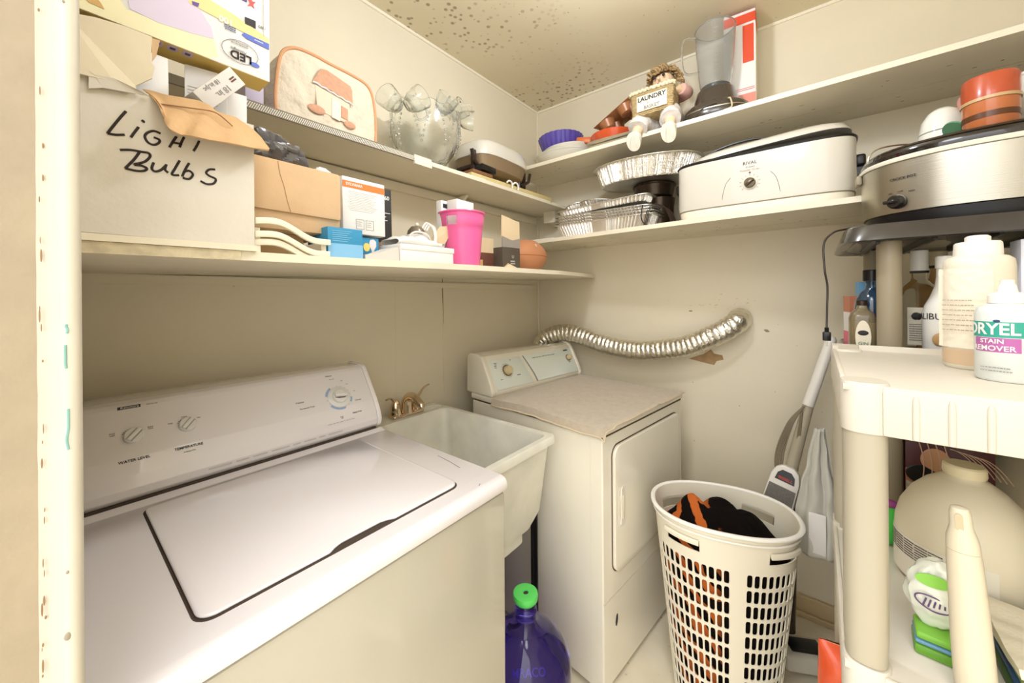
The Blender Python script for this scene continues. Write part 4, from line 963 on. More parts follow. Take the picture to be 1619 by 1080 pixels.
    q = MB(); q.ball((-.001, .018, .265), .0014, .026, .030); q.build('glass_print', mat('bowl_print', (196, 146, 108), .4), t); q = MB(); q.ball((-.001, .04, .225), .0014, .03, .024); q.build('dark_print', M_black, t)
    q = MB(); q.prism([(.069, .17), (.069, .205), (.03, .19), (.0, .17)], 'x', -.0015, -.0008); q.build('silver_print', mat('silver_print', (176, 172, 150), .3, var=.5, vscale=80), t, smooth=0)
    t = thing('storage_jug', 'big rounded beige container at the right edge behind the jug', 'container', (1.55, -.455, .7005))
    MB().lathe([(0, 0), (.125, 0), (.13, .01), (.13, .16), (.122, .22), (.10, .27), (.06, .31), (.045, .32), (0, .322)], 48).build('body', mat('beige_plastic', (216, 202, 164), .4), t, smooth=60)
    MB().lathe([(0, .32), (.045, .32), (.045, .35), (0, .352)], 32).build('cap', mat('beige_plastic', (216, 202, 164)), t)
    t = thing('snack_bag', 'orange-red bag sticking out low behind the thick cream post', 'bag', (1.155, -.062, .3905), R(10))
    def f(u, v):
        q = 1-abs(2*v-1)**4; return Vector((.034*math.cos(2*PI*u)*(.12+.88*q), .062*math.sin(2*PI*u), .17*v))
    b = MB(); b.sheet(f, 40, 24); b.jitter(.003, 25); b.build('bag_body', mat('orange_foil', (216, 84, 44), .3, coat=.3), t, smooth=60)
    MB().tube([(0, -.055, .166), (0, .055, .168)], .004, 8, flat=.3).build('seal', mat('pale_orange', (236, 190, 150), .4), t)
    text(t, 'lettering', 'N', .045, T(-.034, .03, .075) @ LEFTF @ Rm(90, 'Z'), M_paper)
cleaning()

# ---------------------------------------------------------------- carpet cleaner, bag, cords
def vacuum():
    t = thing('carpet_cleaner', 'upright white and grey carpet cleaner leaning on the back wall behind the hamper', 'carpet cleaner')
    P = lambda x, y, X: onX(x, y, X)
    a, b_, c_, d_ = Vector((1.86, -.045, 1.20)), Vector((1.835, .025, .945)), Vector((1.80, .085, .66)), Vector((1.77, .12, .10))
    MB().tube([a+Vector((0, 0, .01)), a, b_], [.012, .017, .019], 20).build('handle', M_wplast, t)
    MB().tube([b_+(b_-c_).normalized()*-.001, c_], [.018, .021], 20, flat=.7).build('tube', mat('taupe_tube', (176, 166, 142), .4), t)
    MB().tube([c_, d_], [.03, .055], 24, flat=.6).build('tank', mat('smoky_tank', (70, 60, 48), .25, coat=.3), t)
    n = (Vector((-1, .05, .25))).normalized(); up = Vector((.18, -.25, 1)); up = (up-n*up.dot(n)).normalized(); s = up.cross(n)
    M = Matrix(((s.x, up.x, n.x, 1.755), (s.y, up.y, n.y, .098), (s.z, up.z, n.z, .655), (0, 0, 0, 1)))
    h = MB(); h.prism([(-.05, -.10), (.05, -.10), (.046, .02), (.036, .052), (.018, .066), (-.018, .066), (-.036, .052), (-.046, .02)], 'z', -.03, .014, .006, M=M); hd = h.build('head', M_wplast, t)
    h = MB(); h.prism([(-.030, .008), (.032, .008), (.028, .034), (.014, .048), (-.014, .048), (-.026, .034)], 'z', .0142, .0152, M=M); h.build('badge', M_black, hd)
    text(hd, 'lettering', 'BISSELL', .014, M @ T(.002, .018, .0156), mat('badge_red', (206, 60, 40), .4), bold=.0002)
    h = MB(); h.prism([(-.044, -.075), (.044, -.075), (.042, -.012), (-.042, -.012)], 'z', .0142, .0152, M=M); h.build('grey_panel', mat('speckle_gray', (120, 116, 110), .7, var=.3, vscale=300), hd)
    MB().box(-.09, .09, -.055, .055, .0, .06, .015, 3, M=T(1.755, .035, .012) @ Rm(-62, 'Z') @ Rm(0, 'X')).build('floor_nozzle', mat('nozzle_clear', (206, 200, 184), .2, coat=.5), t)
    MB().box(-.06, .05, -.030, .034, .0, .004, .0018, 2, M=T(1.755, .035, .073) @ Rm(-62, 'Z')).build('nozzle_window', M_black, t)
    q = MB()
    for k in range(5):
        s_ = .004*k; q.tube(cr([b_+Vector((-.02, .012, .0)), b_+Vector((-.03, .045+s_, -.07)), b_+Vector((-.04, .075+s_*1.5, -.19)), b_+Vector((-.045, .078+s_, -.28)), b_+Vector((-.04, .062-s_, -.30)), b_+Vector((-.03, .045-s_, -.20)), b_+Vector((-.02, .018, -.02))], 8), .0028, 7)
    q.build('power_cord', mat('taupe_cord', (128, 114, 92), .5), t)
    # plastic bag hanging from the handle
    tb = thing('plastic_bag', 'crumpled white plastic bag hanging beside the carpet cleaner handle', 'bag', (1.60, -.008, .93))
    def f(u, v):
        wv = .010+.046*min(1, v*1.5); q = 2*PI*u
        return Vector((.030*math.sin(q)*min(1, .25+v)+.006*math.sin(q*6)*(1-v*.3), wv*math.cos(q)+.004*math.cos(7*q+v*4)+.012*v, -.42*v))
    b = MB(); b.sheet(f, 80, 40); b.jitter(.005, 18); b.build('bag_body', mat('thin_plastic', (214, 212, 200), .3, trans=.25, coat=.3), tb, smooth=40, solid=.001)
    MB().box(-.034, -.029, -.014, .030, -.40, -.27, .001).build('paper_insert', M_paper, tb)
vacuum()
# ---------------------------------------------------------------- things on the lower left shelf
TILT = -math.atan(.018)
def LSR(x): return LS(x)+.0006
def bulbs_box():
    zb = LSR(.12)+.0105
    t = thing('cardboard_box', 'large cream cardboard box hand-lettered in black marker, with torn flaps, on the lower left shelf', 'box', (0, 0, 0))
    mb = mat('painted_carton', (216, 209, 195), .75, var=.05, vscale=9, bump=.1)
    x0, x1, y0, y1, zt = .012, .2425, .80, 1.12, 1.690; zb2 = 1.4685
    b = MB(); th = .004
    b.box(x0, x1, y0, y0+th, zb2, zt).box(x0, x1, y1-th, y1, zb2, zt).box(x0, x0+th, y0+th, y1-th, zb2, zt).box(x1-th, x1, y0+th, y1-th, zb2, zt).box(x0+th, x1-th, y0+th, y1-th, zb2, zb2+th)
    b.build('box_body', mb, t, smooth=0)
    # raised front flap at the left
    F = lambda px, py, Y: tuple(onY(px, py, Y))
    b = MB(); pts = [F(100, 112, .795), F(180, 131, .795), F(216, 147, .795), F(214, 137, .800), F(240, 125, .80), F(244, 108, .802), F(238, 98, .803), F(240, 60, .806), F(200, 44, .808), F(150, 29, .81), F(100, 20, .81)]
    b.poly3(pts, .003); b.build('raised_flap', mat('raised_flap_card', (218, 206, 178), .8, var=.08, vscale=14), t, smooth=0)
    b = MB(); b.poly3([F(140, 140, .7955), F(163, 139, .7955), F(212, 148, .7955), F(235, 152, .794), F(226, 146, .790), F(180, 124, .793), F(150, 118, .794), F(140, 112, .7945)], .002); b.build('crease_flap', mb, t, smooth=0)
    b = MB(); b.poly3([F(240, 60, .8045), F(253, 64, .803), F(247, 88, .803), F(240, 97, .803)], .002); b.build('torn_edge', M_card, t, smooth=0)
    # brown torn flap folded down over the front
    up = [(226, 142), (245, 146), (262, 151), (290, 156), (314, 160), (330, 167), (343, 178), (372, 186), (400, 206), (412, 218), (424, 236)]
    lo = [(250, 163), (256, 180), (262, 193), (268, 206), (285, 214), (305, 217), (330, 222), (360, 227), (385, 232), (405, 236), (425, 239)]
    n = 10; ym = [.784, .778, .772, .768, .766, .764, .764, .766, .770, .774, .776]
    b = MB()
    def f(u, v):
        k = u*(n-1e-6); i = int(k); a = k-i
        px = (up[i][0]*(1-a)+up[i+1][0]*a)*(1-v)+(lo[i][0]*(1-a)+lo[i+1][0]*a)*v; py = (up[i][1]*(1-a)+up[i+1][1]*a)*(1-v)+(lo[i][1]*(1-a)+lo[i+1][1]*a)*v
        Y = (ym[i]*(1-a)+ym[i+1]*a)+.022*(1-v)-.004*math.sin(u*26)*v+.003*math.sin(v*5)
        return onY(px, py, Y)
    b.sheet(f, 60, 12, .0028); b.build('torn_flap', mat('flap_brown', (206, 168, 122), .85, var=.08, vscale=30, bump=.2), t, smooth=50)
    b = MB(); b.tube(cr([F(252, 164, .787), F(280, 168, .780), (F(310, 172, .776)), F(335, 176, .775), F(350, 184, .775), F(368, 200, .775)], 4), .0011, 6); b.build('flap_fold', mat('fold_brown', (150, 112, 74), .9), t, smooth=0)
    # marker lettering
    S = [[(199, 176), (190, 186), (176, 203), (170, 211)], [(170, 211), (183, 213), (197, 213)], [(219, 201), (212, 210), (207, 217)], [(224, 190), (227, 192), (226, 193)],
         [(254, 211), (243, 207), (233, 210), (229, 216), (234, 225), (243, 229), (251, 226), (252, 221), (243, 217)], [(279, 216), (274, 223), (268, 233)], [(291, 217), (287, 225), (284, 233)], [(272, 225), (288, 228)], [(315, 223), (311, 231), (306, 239)], 
         [(190, 237), (206, 237), (224, 240), (235, 242), (237, 248), (228, 256), (212, 260), (224, 262), (232, 266), (228, 270), (215, 270), (198, 266)], [(221, 240), (212, 252), (198, 266)],
         [(243, 257), (240, 266), (245, 271), (254, 269), (262, 262)], [(263, 260), (261, 268), (266, 273)], [(284, 254), (277, 266), (272, 276), (283, 277)], [(299, 258), (293, 268), (288, 279)], [(290, 272), (299, 270), (305, 276), (299, 283), (289, 281)],
         [(340, 268), (331, 268), (326, 273), (331, 278), (341, 283), (338, 290), (327, 291), (317, 286)]]
    for s in S:
        b = MB(); pts = cr([onY(px, py, .7995) for px, py in s], 5); b.tube(pts, .0017, 6, flat=1); b.build('marker_stroke', M_marker, t)
    # contents
    c = thing('bulb_carton', 'plain white carton poking out of the torn box, left of the booklet box', 'carton', (.088, .840, 1.60), R(2), rx=R(-3))
    MB().box(-.008, .046, 0, .08, 0, .180, .0015).build('carton_body', M_paper, c)
    b = MB(); b.prism([(-.026, .094), (-.008, .086), (-.006, .178), (-.012, .165), (-.006, .150), (-.012, .128), (-.006, .112), (-.024, .108)], 'y', -.002, 0); b.build('torn_lining', M_paper, c, smooth=0)
    c = thing('bulb_carton', 'open white bulb carton printed with grey text inside the torn box', 'carton', (.155, .855, 1.60), R(-12), rx=R(-4))
    MB().box(0, .060, 0, .07, 0, .190, .001).build('carton_body', M_paper, c)
    for i in range(12): MB().box(.004+.0*(i % 2), .050-.004*(i % 3), -.0006, 0, .150-.006*i, .1515-.006*i).build('text_line', mat('faint_gray', (186, 184, 178), .6), c, smooth=0)
    c = thing('bulb_carton', 'white carton with a column of small black bars at the right of the torn box', 'carton', (.215, .862, 1.60), R(-6))
    MB().box(-.004, .034, 0, .05, .0, .165, .001).build('carton_body', M_paper, c)
    for i in range(5): MB().box(.004, .010, -.0006, 0, .105-.011*i, .108-.011*i).build('bar', M_dark, c, smooth=0)
    # the 18 inch box
    p, q = onY(312, 155, .80), onY(372, 113, .80); d = (q-p); L_ = d.length; ang = math.atan2(d.z, d.x)
    c = thing('light_set_box', 'small grey carton marked 18 in. lying across the torn flap', 'carton', tuple(p), 0); c.rotation_euler = (R(0), -ang, R(8))
    MB().box(0, L_, -.004, .045, -.022, .010, .001).build('carton_body', mat('grey_card', (208, 202, 194), .6), c)
    text(c, 'lettering', '18 in./pc', .010, T(L_*.40, -.0045, .003) @ Rm(180, 'Y') @ FRONT, M_gray); text(c, 'lettering', '18 in.', .014, T(L_*.5, -.0045, -.012) @ Rm(180, 'Y') @ FRONT, M_gray)
    lines(c, T(L_*.85, -.0045, -.004) @ FRONT, 2, .012, .004, .0025, mat('brown_print', (110, 70, 54), .5))
bulbs_box()

def led_packs():
    Y0 = .835; Z0 = 1.7985
    t = thing('bulb_pack', 'large yellow and white bulb pack stored upside down above the torn box', 'pack', (.0, Y0, Z0), 0)
    x0, x1, D, H = .012, .281, .056, .32
    MB().box(x0, x1, 0, D, 0, H, .001).build('pack_body', M_paper, t)
    my = mat('pack_yellow', (226, 208, 142), .5); ml = mat('pack_lavender', (208, 196, 214), .5); mo = mat('pack_ochre', (200, 160, 92), .5)
    MB().box(x0+.001, x1-.001, .001, D-.001, -.0006, 0).build('printed_base', mat('base_yellow', (214, 182, 96), .5), t, smooth=0)
    def P2(px, py): q = onY(px, py, Y0); return (q.x, q.z-Z0)
    def pr(nm, pts, m, k):
        b = MB(); b.prism([(min(max(x, x0), x1), max(z, .0003)) for x, z in [P2(*p) for p in pts]], 'y', -.0004*k, -.0002); return b.build(nm, m, t, smooth=0)
    for i, px in enumerate((228, 251, 275, 298)):
        q = onZ(px, 50+(px-228)*.46, Z0); x = q.x
        b = MB(); b.prism([(x+.008*math.cos(2*PI*k/16), .012+.010*math.sin(2*PI*k/16)) for k in range(16)], 'z', -.0014, -.0008); b.build('bulb_print', mat('print_mauve', (188, 170, 194), .5), t, smooth=0)
        MB().box(x-.0035, x+.0035, .008, .015, -.0018, -.0014).build('bulb_cap_print', mat('print_plum', (84, 52, 78), .5), t, smooth=0)
    pr('yellow_wash', [(100, -60), (100, 60), (330, 120), (345, 90), (338, 60), (300, 52), (200, 15), (150, -60)], mat('pack_pale', (232, 224, 180), .5), 1)
    pr('lavender_bulb', [(190, -60), (205, 14), (250, 36), (300, 52), (338, 62), (334, 44), (318, 18), (300, -60)], ml, 2)
    pr('ochre_corner', [(130, -8), (140, 4), (165, 15), (160, 6), (140, -20)], mo, 3)
    pr('yellow_band', [(292, -8), (318, -8), (372, 25), (425, 62), (425, 71), (380, 49), (340, 27), (300, 6)], my, 3)
    def U(px, py, rot=0): x, z = P2(px, py); return T(x, -.0016, z) @ Rm(rot, 'Y') @ FRONT @ Rm(180, 'Z')
    text(t, 'lettering', 'LED', .0200, U(381, 90), M_marker, bold=.0004)
    text(t, 'lettering', 'Floodlight', .0062, U(377, 80), M_gray); lines(t, U(377, 71), 2, .030, .0035, .0014, M_gray)
    cx, cz = P2(380, 83)
    MB().tube([(cx+.0285*math.cos(2*PI*i/48), -.0014, cz+.0205*math.sin(2*PI*i/48)+.06*.0285*math.cos(2*PI*i/48)) for i in range(48)], .0005, 5, closed=True).build('oval_outline', M_gray, t)
    mbl = mat('print_blue', (88, 108, 190), .5); cx, cz = P2(402, 103)
    MB().prism([(cx+.0085*math.cos(2*PI*i/24), cz+.0042*math.sin(2*PI*i/24)) for i in range(24)], 'y', -.0020, -.0006).build('blue_oval', mbl, t, smooth=0)
    pr('blue_stripe', [(382, 55), (386, 52), (425, 70), (425, 79), (390, 62)], mbl, 4)
    text(t, 'lettering', '100', .0145, U(357, 33), mat('pale_cream', (246, 240, 214), .5), bold=.0005)
    lines(t, U(363, 48), 3, .018, .0032, .0016, mat('navy', (40, 60, 110), .4)); lines(t, U(408, 66), 1, .016, .003, .0016, M_paper)
    pr('dark_label', [(387, 27), (404, 34), (404, 46), (387, 38)], M_dark, 4); text(t, 'lettering', '1003', .0065, U(414, 44), M_gray)
    pr('star_print', [(396, -2), (399, 3), (404, 4), (400, 8), (402, 14), (397, 9), (391, 10), (395, 5), (392, -1)], mat('star_red', (214, 84, 84), .5), 4)
    pr('purple_label', [(380, -12), (390, -8), (390, 4), (380, -1)], mat('label_purple', (92, 70, 140), .5), 4); pr('violet_print', [(303, 2), (315, 6), (313, 12), (304, 8)], mat('label_purple', (92, 70, 140)), 4)
    MB().tube([(x1-.010, -.0015, .085), (x1-.010, -.0015, H-.01)], .0010, 6).build('glossy_strip', M_paper, t)
    t2 = thing('bulb_pack', 'purple and white bulb pack behind the yellow one', 'pack', (.36, 1.15, 1.888), 0)
    MB().box(-.03, .012, 0, .12, 0, .10, .001).build('pack_body', mat('lilac_card', (190, 180, 200), .5), t2); MB().box(-.03, .0125, -.0008, 0, .070, .090).build('blue_band', mat('print_blue_dark', (62, 58, 130), .5), t2, smooth=0)
led_packs()

def lower_left_things():
    def L3(x, y): return (x, y, LSR(x))
    def th(n, l, c, x, y, rz=0, dz=0): return thing(n, l, c, (x, y, LSR(x)+dz), rz, None, 0, TILT)
    # cream plastic rack with curved slats
    t = th('slatted_rack', 'cream plastic rack with curved slats between the brown box and the shelf', 'rack', .25, .815)
    def arc(zs, x0, h):
        pts = []
        for i in range(21):
            x = x0+(.140-x0)*i/20; q = i/20
            pts.append((x, zs+.016*math.cos(PI*max(0, min(1, (q-.22)/.62)))+.016 if q > .22 else zs+.032-.003*(1-q/.22)**2, h))
        return pts
    for zs, yo in ((.034, .0), (.009, .004), (-.006, .008)):
        b = MB(); P = arc(zs, .0, .0); th_ = .0075
        poly = [(x, max(z-th_, .0003)) for x, z, _ in P]+[(x, max(z+th_*.6, .0012)) for x, z, _ in reversed(P)]
        b.prism(poly, 'y', yo, yo+.010, .001); b.build('slat', M_cream, t, smooth=40)
    MB().box(.0, .010, .01, .12, .0, .05).build('end_bar', M_cream, t); MB().box(.125, .135, .012, .12, .0, .032).build('end_bar', M_cream, t)
    MB().box(.010, .125, .10, .108, .0, .055).build('back_bar', mat('tan_panel', (196, 166, 120), .7), t)
    # brown box on it
    t = th('cardboard_box', 'closed brown cardboard box sitting on the cream slatted rack', 'box', .252, .862, 0, .0565)
    b = MB(); b.box(.0, .182, 0, .24, 0, .135, .002); b.build('box_body', M_card, t)
    b = MB(); b.prism([(.0, .040), (.006, .0385), (.180, .034), (.181, .040), (.182, .137), (.176, .139), (.012, .142), (.0, .14)], 'y', -.006, -.001, .001); b.build('front_flap', M_card, t)
    b = MB(); b.tube(cr([(.052, -.0065, .139), (.055, -.0065, .115), (.062, -.0065, .09), (.068, -.0065, .06), (.074, -.0065, .038)], 5), .0006, 5); b.build('crease', mat('crease_brown', (160, 122, 84), .9), t)
    # black plastic bag
    t = thing('plastic_bag', 'shiny black plastic bag stuffed under the upper left shelf on the brown box', 'bag', (.322, .935, LS(.3)+.0565+.1455))
    b = MB(); b.ball((0, 0, .034), .056, .045, .036, 44, 28, bump=.38, bs=2.6); b.jitter(.005, 40); b.jitter(.003, 90)
    for v in b.bm.verts: v.co.z = max(v.co.z, .0); v.co.x += -.35*(v.co.z-.04)
    b.build('bag_body', mat('bag_black', (92, 90, 90), .2, coat=.6), t, smooth=30)
    t = thing('crumpled_tissue', 'crumpled white tissue on the brown box beside the black bag', 'tissue', (.408, .895, LS(.4)+.0565+.143))
    b = MB(); b.ball((0, 0, .006), .018, .012, .009, 16, 10, bump=.4, bs=3); b.build('tissue_body', M_paper, t)
    # blue boxes
    mbt = mat('blue_card_deep', (54, 138, 178), .5)
    t = th('bulb_box', 'larger sky blue bulb box under the white box with the orange stripe', 'box', .392, .833)
    MB().box(0, .082, 0, .10, .0, .070, .001).build('box_body', mbt, t); MB().box(.0003, .0817, -.0006, 0, .0005, .034).build('light_panel', M_lblue, t, smooth=0)
    for i in range(6): MB().box(.010, .055-.005*(i % 3), -.0006, .0, .062-.0045*i, .0628-.0045*i).build('text_line', mat('pale_blue_print', (150, 200, 225), .5), t, smooth=0)
    t = th('bulb_box', 'smaller blue box with a round yellow badge and bulb picture', 'box', .498, .905, 0, .018)
    MB().box(-.005, .062, 0, .07, .0, .047, .001).build('box_body', mbt, t)
    b = MB(); b.prism([(.027+.009*math.cos(2*PI*i/20), .022+.011*math.sin(2*PI*i/20)) for i in range(20)], 'y', -.001, 0); b.build('yellow_badge', mat('badge_yellow', (226, 206, 110), .5), t, smooth=0)
    b = MB(); b.prism([(.041, .004), (.047, .004), (.0475, .014), (.054, .026), (.054, .038), (.047, .044), (.038, .042), (.034, .033), (.036, .024), (.041, .014)], 'y', -.001, 0); b.build('bulb_picture', mat('bulb_print_white', (222, 214, 214), .5), t, smooth=0)
    MB().box(.0, .06, .01, .06, -.0172, -.0005).build('bottom_flap', mat('blue_card_deep', (54, 138, 178)), t)
    # white box, orange stripe
    t = th('bulb_box', 'white box with an orange stripe across its top, standing on the blue boxes', 'box', .458, .895, R(2), .0712)
    W = .118; MB().box(0, W, 0, .085, 0, .138, .0012).build('box_body', M_paper, t)
    MB().box(.0003, W-.0003, -.0008, 0, .112, .128).build('orange_stripe', mat('stripe_orange', (226, 124, 60), .5), t, smooth=0)
    text(t, 'lettering', 'SYLVANIA', .010, T(.031, -.0012, .120) @ FRONT, M_paper, bold=.0002)
    for i in range(12): MB().box(.014+.002*(i % 3), .094-.004*(i % 4), -.0006, 0, .103-.0042*i, .1037-.0042*i).build('text_line', mat('faint_gray', (186, 184, 178)), t, smooth=0)
    for x in (.034, .061):
        b = MB(); 
        for (a, c, e, f_) in ((x, x+.022, .012, .0127), (x, x+.022, .036, .0367), (x, x+.0007, .012, .036), (x+.0213, x+.022, .012, .036), (x+.003, x+.016, .030, .0305), (x+.003, x+.014, .025, .0255), (x+.003, x+.016, .020, .0205)): b.box(a, c, -.0008, 0, e, f_)
        b.build('diagram', M_gray, t, smooth=0)
    text(t, 'lettering', '19', .012, T(-.0005, .04, .119) @ LEFTF, M_dark)
    # black 60 box
    t = th('bulb_box', 'black bulb box marked 60 behind the white one with the orange stripe', 'box', .575, 1.0, R(-4), .072)
    MB().box(-.03, .085, 0, .08, 0, .158, .001).build('box_body', mat('box_black', (52, 50, 50), .5), t)
    text(t, 'lettering', '60', .016, T(.070, -.0008, .130) @ FRONT, M_paper, bold=.0003)
    for i, w_ in enumerate((.04, .025, .03, .02)): MB().box(.044, .044+w_*.9, -.0006, 0, .085-.011*i, .087-.011*i).build('text_line', M_paper, t, smooth=0)
    MB().box(.0, .06, .0, .07, -.0715, -.001).build('brown_base', mat('brown_base', (150, 108, 64), .8), t)
    # flat white box
    t = th('gift_box', 'flat white lidded box lying near the shelf edge beside the pink bucket', 'box', .580, .836, R(2))
    MB().box(0, .188, 0, .13, 0, .036, .001).build('box_body', M_paper, t); MB().box(-.001, .191, -.002, .132, .034, .049, .0015).build('lid', M_paper, t)
    q = MB(); q.prism([(-.098, .0), (-.002, .0), (-.002, .040), (-.020, .036), (-.060, .020), (-.098, .014)], 'y', .004, .06); q.build('box_end', mat('grey_card', (208, 202, 194)), t, 'grey end of the box', smooth=0)  # end flap of the white box, its shadow painted as grey card
    # folded bag
    t = th('folded_bag', 'folded white plastic bag on top of the flat white box', 'bag', .68, .90, R(3), .0495)
    b = MB()
    def f(u, v): 
        q = 2*PI*v; x = -.095+.165*u; h = .030*(.55+.45*math.sin(PI*min(1, u*1.15))**.5)
        return Vector((x, .045*math.cos(q)*(.9+.1*math.sin(u*9)), max(.0, .5*h+.5*h*math.sin(q))+.0015*math.sin(u*40+q*3)*(1 if math.sin(q) > 0 else 0)))
    b.sheet(f, 60, 36); b.build('bag_body', mat('white_film', (238, 234, 226), .35, coat=.2), t, smooth=40)
    for k in range(6): MB().tube([(.055+.002*k, -.046, .006+.002*(k % 2)), (.058+.002*k, -.046, .013)], .0007, 5).build('print_mark', M_gray, t)
    # night light / small lamp with cord
    t = th('plug_in_lamp', 'small white plug-in lamp wrapped in its white cord on the folded bag', 'lamp', .735, .975, R(0), .064)
    MB().lathe([(0, 0), (.036, 0), (.040, .008), (.038, .022), (.030, .036), (.0, .040)], 36).build('base', M_paper, t)
    MB().lathe([(.022, .030), (.030, .036), (.026, .050), (.016, .062), (0, .066)], 32).build('shade', mat('smoke_shade', (120, 108, 92), .25, metal=.3), t)
    MB().ball((0, -.004, .068), .006).build('tip', M_cream, t)
    b = MB(); b.tube(cr([(-.052, -.02, .0), (-.046, -.03, .028), (-.025, -.034, .040), (.01, -.036, .036), (.032, -.03, .018), (.034, -.028, .002)], 8), .0030, 8); b.build('power_cord', M_wplast, t)
    for k in range(3): 
        b = MB(); b.tube(cr([(.012+.010*k, -.01, .052), (.028+.008*k, -.014, .076-.003*k), (.052+.004*k, -.016, .062), (.058+.003*k, -.018, .030), (.048+.004*k, -.02, .004)], 8), .0030, 8); b.build('power_cord', M_wplast, t)
    MB().box(-.02, .02, -.0405, -.037, .010, .012).box(-.015, .018, -.0405, -.037, .016, .017).build('print_mark', M_gray, t)
    # cardboard flap
    t = th('cardboard_piece', 'loose beige cardboard flap propped against the pink bucket', 'cardboard', .80, .985, 0, .0)
    MB().poly3([(-.035, -.01, .06), (.025, -.02, .055), (.075, -.035, .145), (.02, -.02, .135)], .003).build('flap', mat('beige_card', (212, 190, 154), .8), t, smooth=0)
    MB().poly3([(-.02, .0, .0), (.03, -.01, .0), (.03, -.008, .06), (-.03, .0, .06)], .003).build('lower_flap', mat('beige_card', (212, 190, 154)), t, smooth=0)
    # pink bucket
    bx, by = .918, .960
    t = th('bucket', 'hot pink plastic bucket with a handle hole on the lower left shelf', 'bucket', bx, by)
    mp = mat('hot_pink', (230, 100, 158), .32, coat=.3); r0, r1, H = .0590, .0775, .188
    b = MB(); n = 64; zs = [0, .03, .08, .125, .140, .143, .160, .172, H]
    def rad(z): return r0+(r1-r0)*z/H+(.0025 if .1415 < z < .20 else 0)
    ha = math.pi*.98
    t_ = bmesh.new(); V = [[t_.verts.new((rad(z)*math.cos(2*PI*j/n), rad(z)*math.sin(2*PI*j/n), z)) for j in range(n)] for z in zs]
    for i in range(len(zs)-1):
        for j in range(n):
            am = 2*PI*(j+.5)/n; hole = any(abs(((am-h_+PI) % (2*PI))-PI) < .27 for h_ in (ha+.42, ha+.42+PI))
            if zs[i] == .143 and hole or zs[i] == .160 and hole and abs(((am-(ha+.42)+PI) % PI)-0) < 9 and hole: continue
            t_.faces.new((V[i][j], V[i][(j+1) % n], V[i+1][(j+1) % n], V[i+1][j]))
    t_.faces.new(V[0][::-1]); bmesh.ops.recalc_face_normals(t_, faces=t_.faces); bmesh.ops.solidify(t_, geom=t_.faces[:], thickness=.0018); b._merge(t_)
    b.build('bucket_body', mp, t, smooth=50)
    b = MB(); b.tube([((r1+.004)*math.cos(2*PI*i/64), (r1+.004)*math.sin(2*PI*i/64), H) for i in range(64)], .0032, 8, closed=True); b.build('rim', mp, t)
    t = th('bulb_carton', 'white carton with a torn printed edge standing in the pink bucket', 'carton', bx-.018, by-.010, R(4), .05)
    MB().box(-.030, .056, -.014, .03, 0, .182, .001).build('carton_body', M_paper, t)
    MB().box(-.030, .056, -.0146, -.014, .118, .133).build('printed_band', mat('band_peach', (240, 196, 170), .5), t, smooth=0); MB().box(-.022, -.001, -.0152, -.0146, .122, .130).build('dark_label', M_dark, t, smooth=0)
    text(t, 'lettering', 'SUNSET', .0062, T(-.0115, -.0156, .126) @ FRONT, M_paper); MB().box(-.030, .056, -.0148, -.014, .136, .137).build('rule', mat('rule_navy', (70, 70, 110), .5), t, smooth=0)
    t = th('bulb_carton', 'white carton with a barcode at the back of the pink bucket', 'carton', bx-.050, by+.034, R(4), .05)
    MB().box(-.026, .05, -.012, .012, 0, .180, .001).build('carton_body', M_paper, t)
    b = MB(); 
    for k in range(12): b.box(-.018+.0016*k, -.0172+.0016*k+.0004*(k % 3), -.0128, -.012, .155, .170)
    b.build('barcode', M_dark, t, smooth=0)
    # cardboard boxes right of the bucket
    t = th('cardboard_box', 'small maroon and brown box between the pink bucket and the grey-flapped box', 'box', 1.085, 1.04, R(-4))
    MB().box(.01, .085, 0, .09, 0, .075, .001).build('box_body', mat('maroon_box', (104, 62, 48), .6, var=.15, vscale=30), t); MB().box(-.022, .012, -.01, .07, .0, .045, .001).build('wood_block', mat('pale_wood', (206, 162, 104), .7, var=.12, vscale=40), t)
    MB().box(.012, .084, .002, .088, .0755, .135).build('upper_box', mat('beige_card', (212, 190, 154)), t)
    t = th('cardboard_box', 'narrow dark grey box with a tall raised beige flap beside the football', 'box', 1.165, .985, R(-3))
    MB().box(0, .108, 0, .10, 0, .098, .001).build('box_body', mat('charcoal_card', (84, 74, 62), .6, var=.2, vscale=20), t)
    MB().prism([(.0, .098), (.108, .098), (.109, .140), (.06, .128), (.0, .142)], 'y', -.001, .003).build('grey_flap', mat('grey_flap', (146, 138, 128), .5), t, smooth=0)
    MB().prism([(-.001, .135), (.06, .130), (.111, .128), (.110, .212), (.108, .210), (.002, .228)], 'y', .002, .005).build('raised_flap', mat('beige_card', (212, 190, 154)), t, smooth=0)
    lines(t, T(.062, -.0006, .042) @ FRONT, 2, .030, .010, .005, mat('pale_print', (190, 186, 182), .5)); text(t, 'lettering', 'U', .018, T(.062, -.0006, .060) @ FRONT, mat('pale_print', (190, 186, 182)))
    # football
    t = th('football', 'orange brown rubber football at the right end of the lower left shelf', 'ball', 1.445, 1.07, R(3))
    b = MB(); n = 40; L_ = .160; rb = .080; rr = []
    for i in range(33):
        x = -L_+2*L_*i/32; r = rb*(1-(abs(x)/L_)**2.0)**.92+.0008
        rr.append([Vector((x, r*math.cos(2*PI*j/n), rb+r*math.sin(2*PI*j/n))) for j in range(n)])
    b.rings(rr); b.build('ball_body', mat('football_rubber', (188, 128, 88), .5, bump=.3, bscale=600, bdist=.001), t, smooth=60)
    b = MB(); b.tube([(-L_+2*L_*i/40, -(rb*(1-(abs(-L_+2*L_*i/40)/L_)**2.0)**.92+.0006), rb) for i in range(41)], .0012, 6); b.build('seam', mat('seam_brown', (150, 84, 50), .7), t)
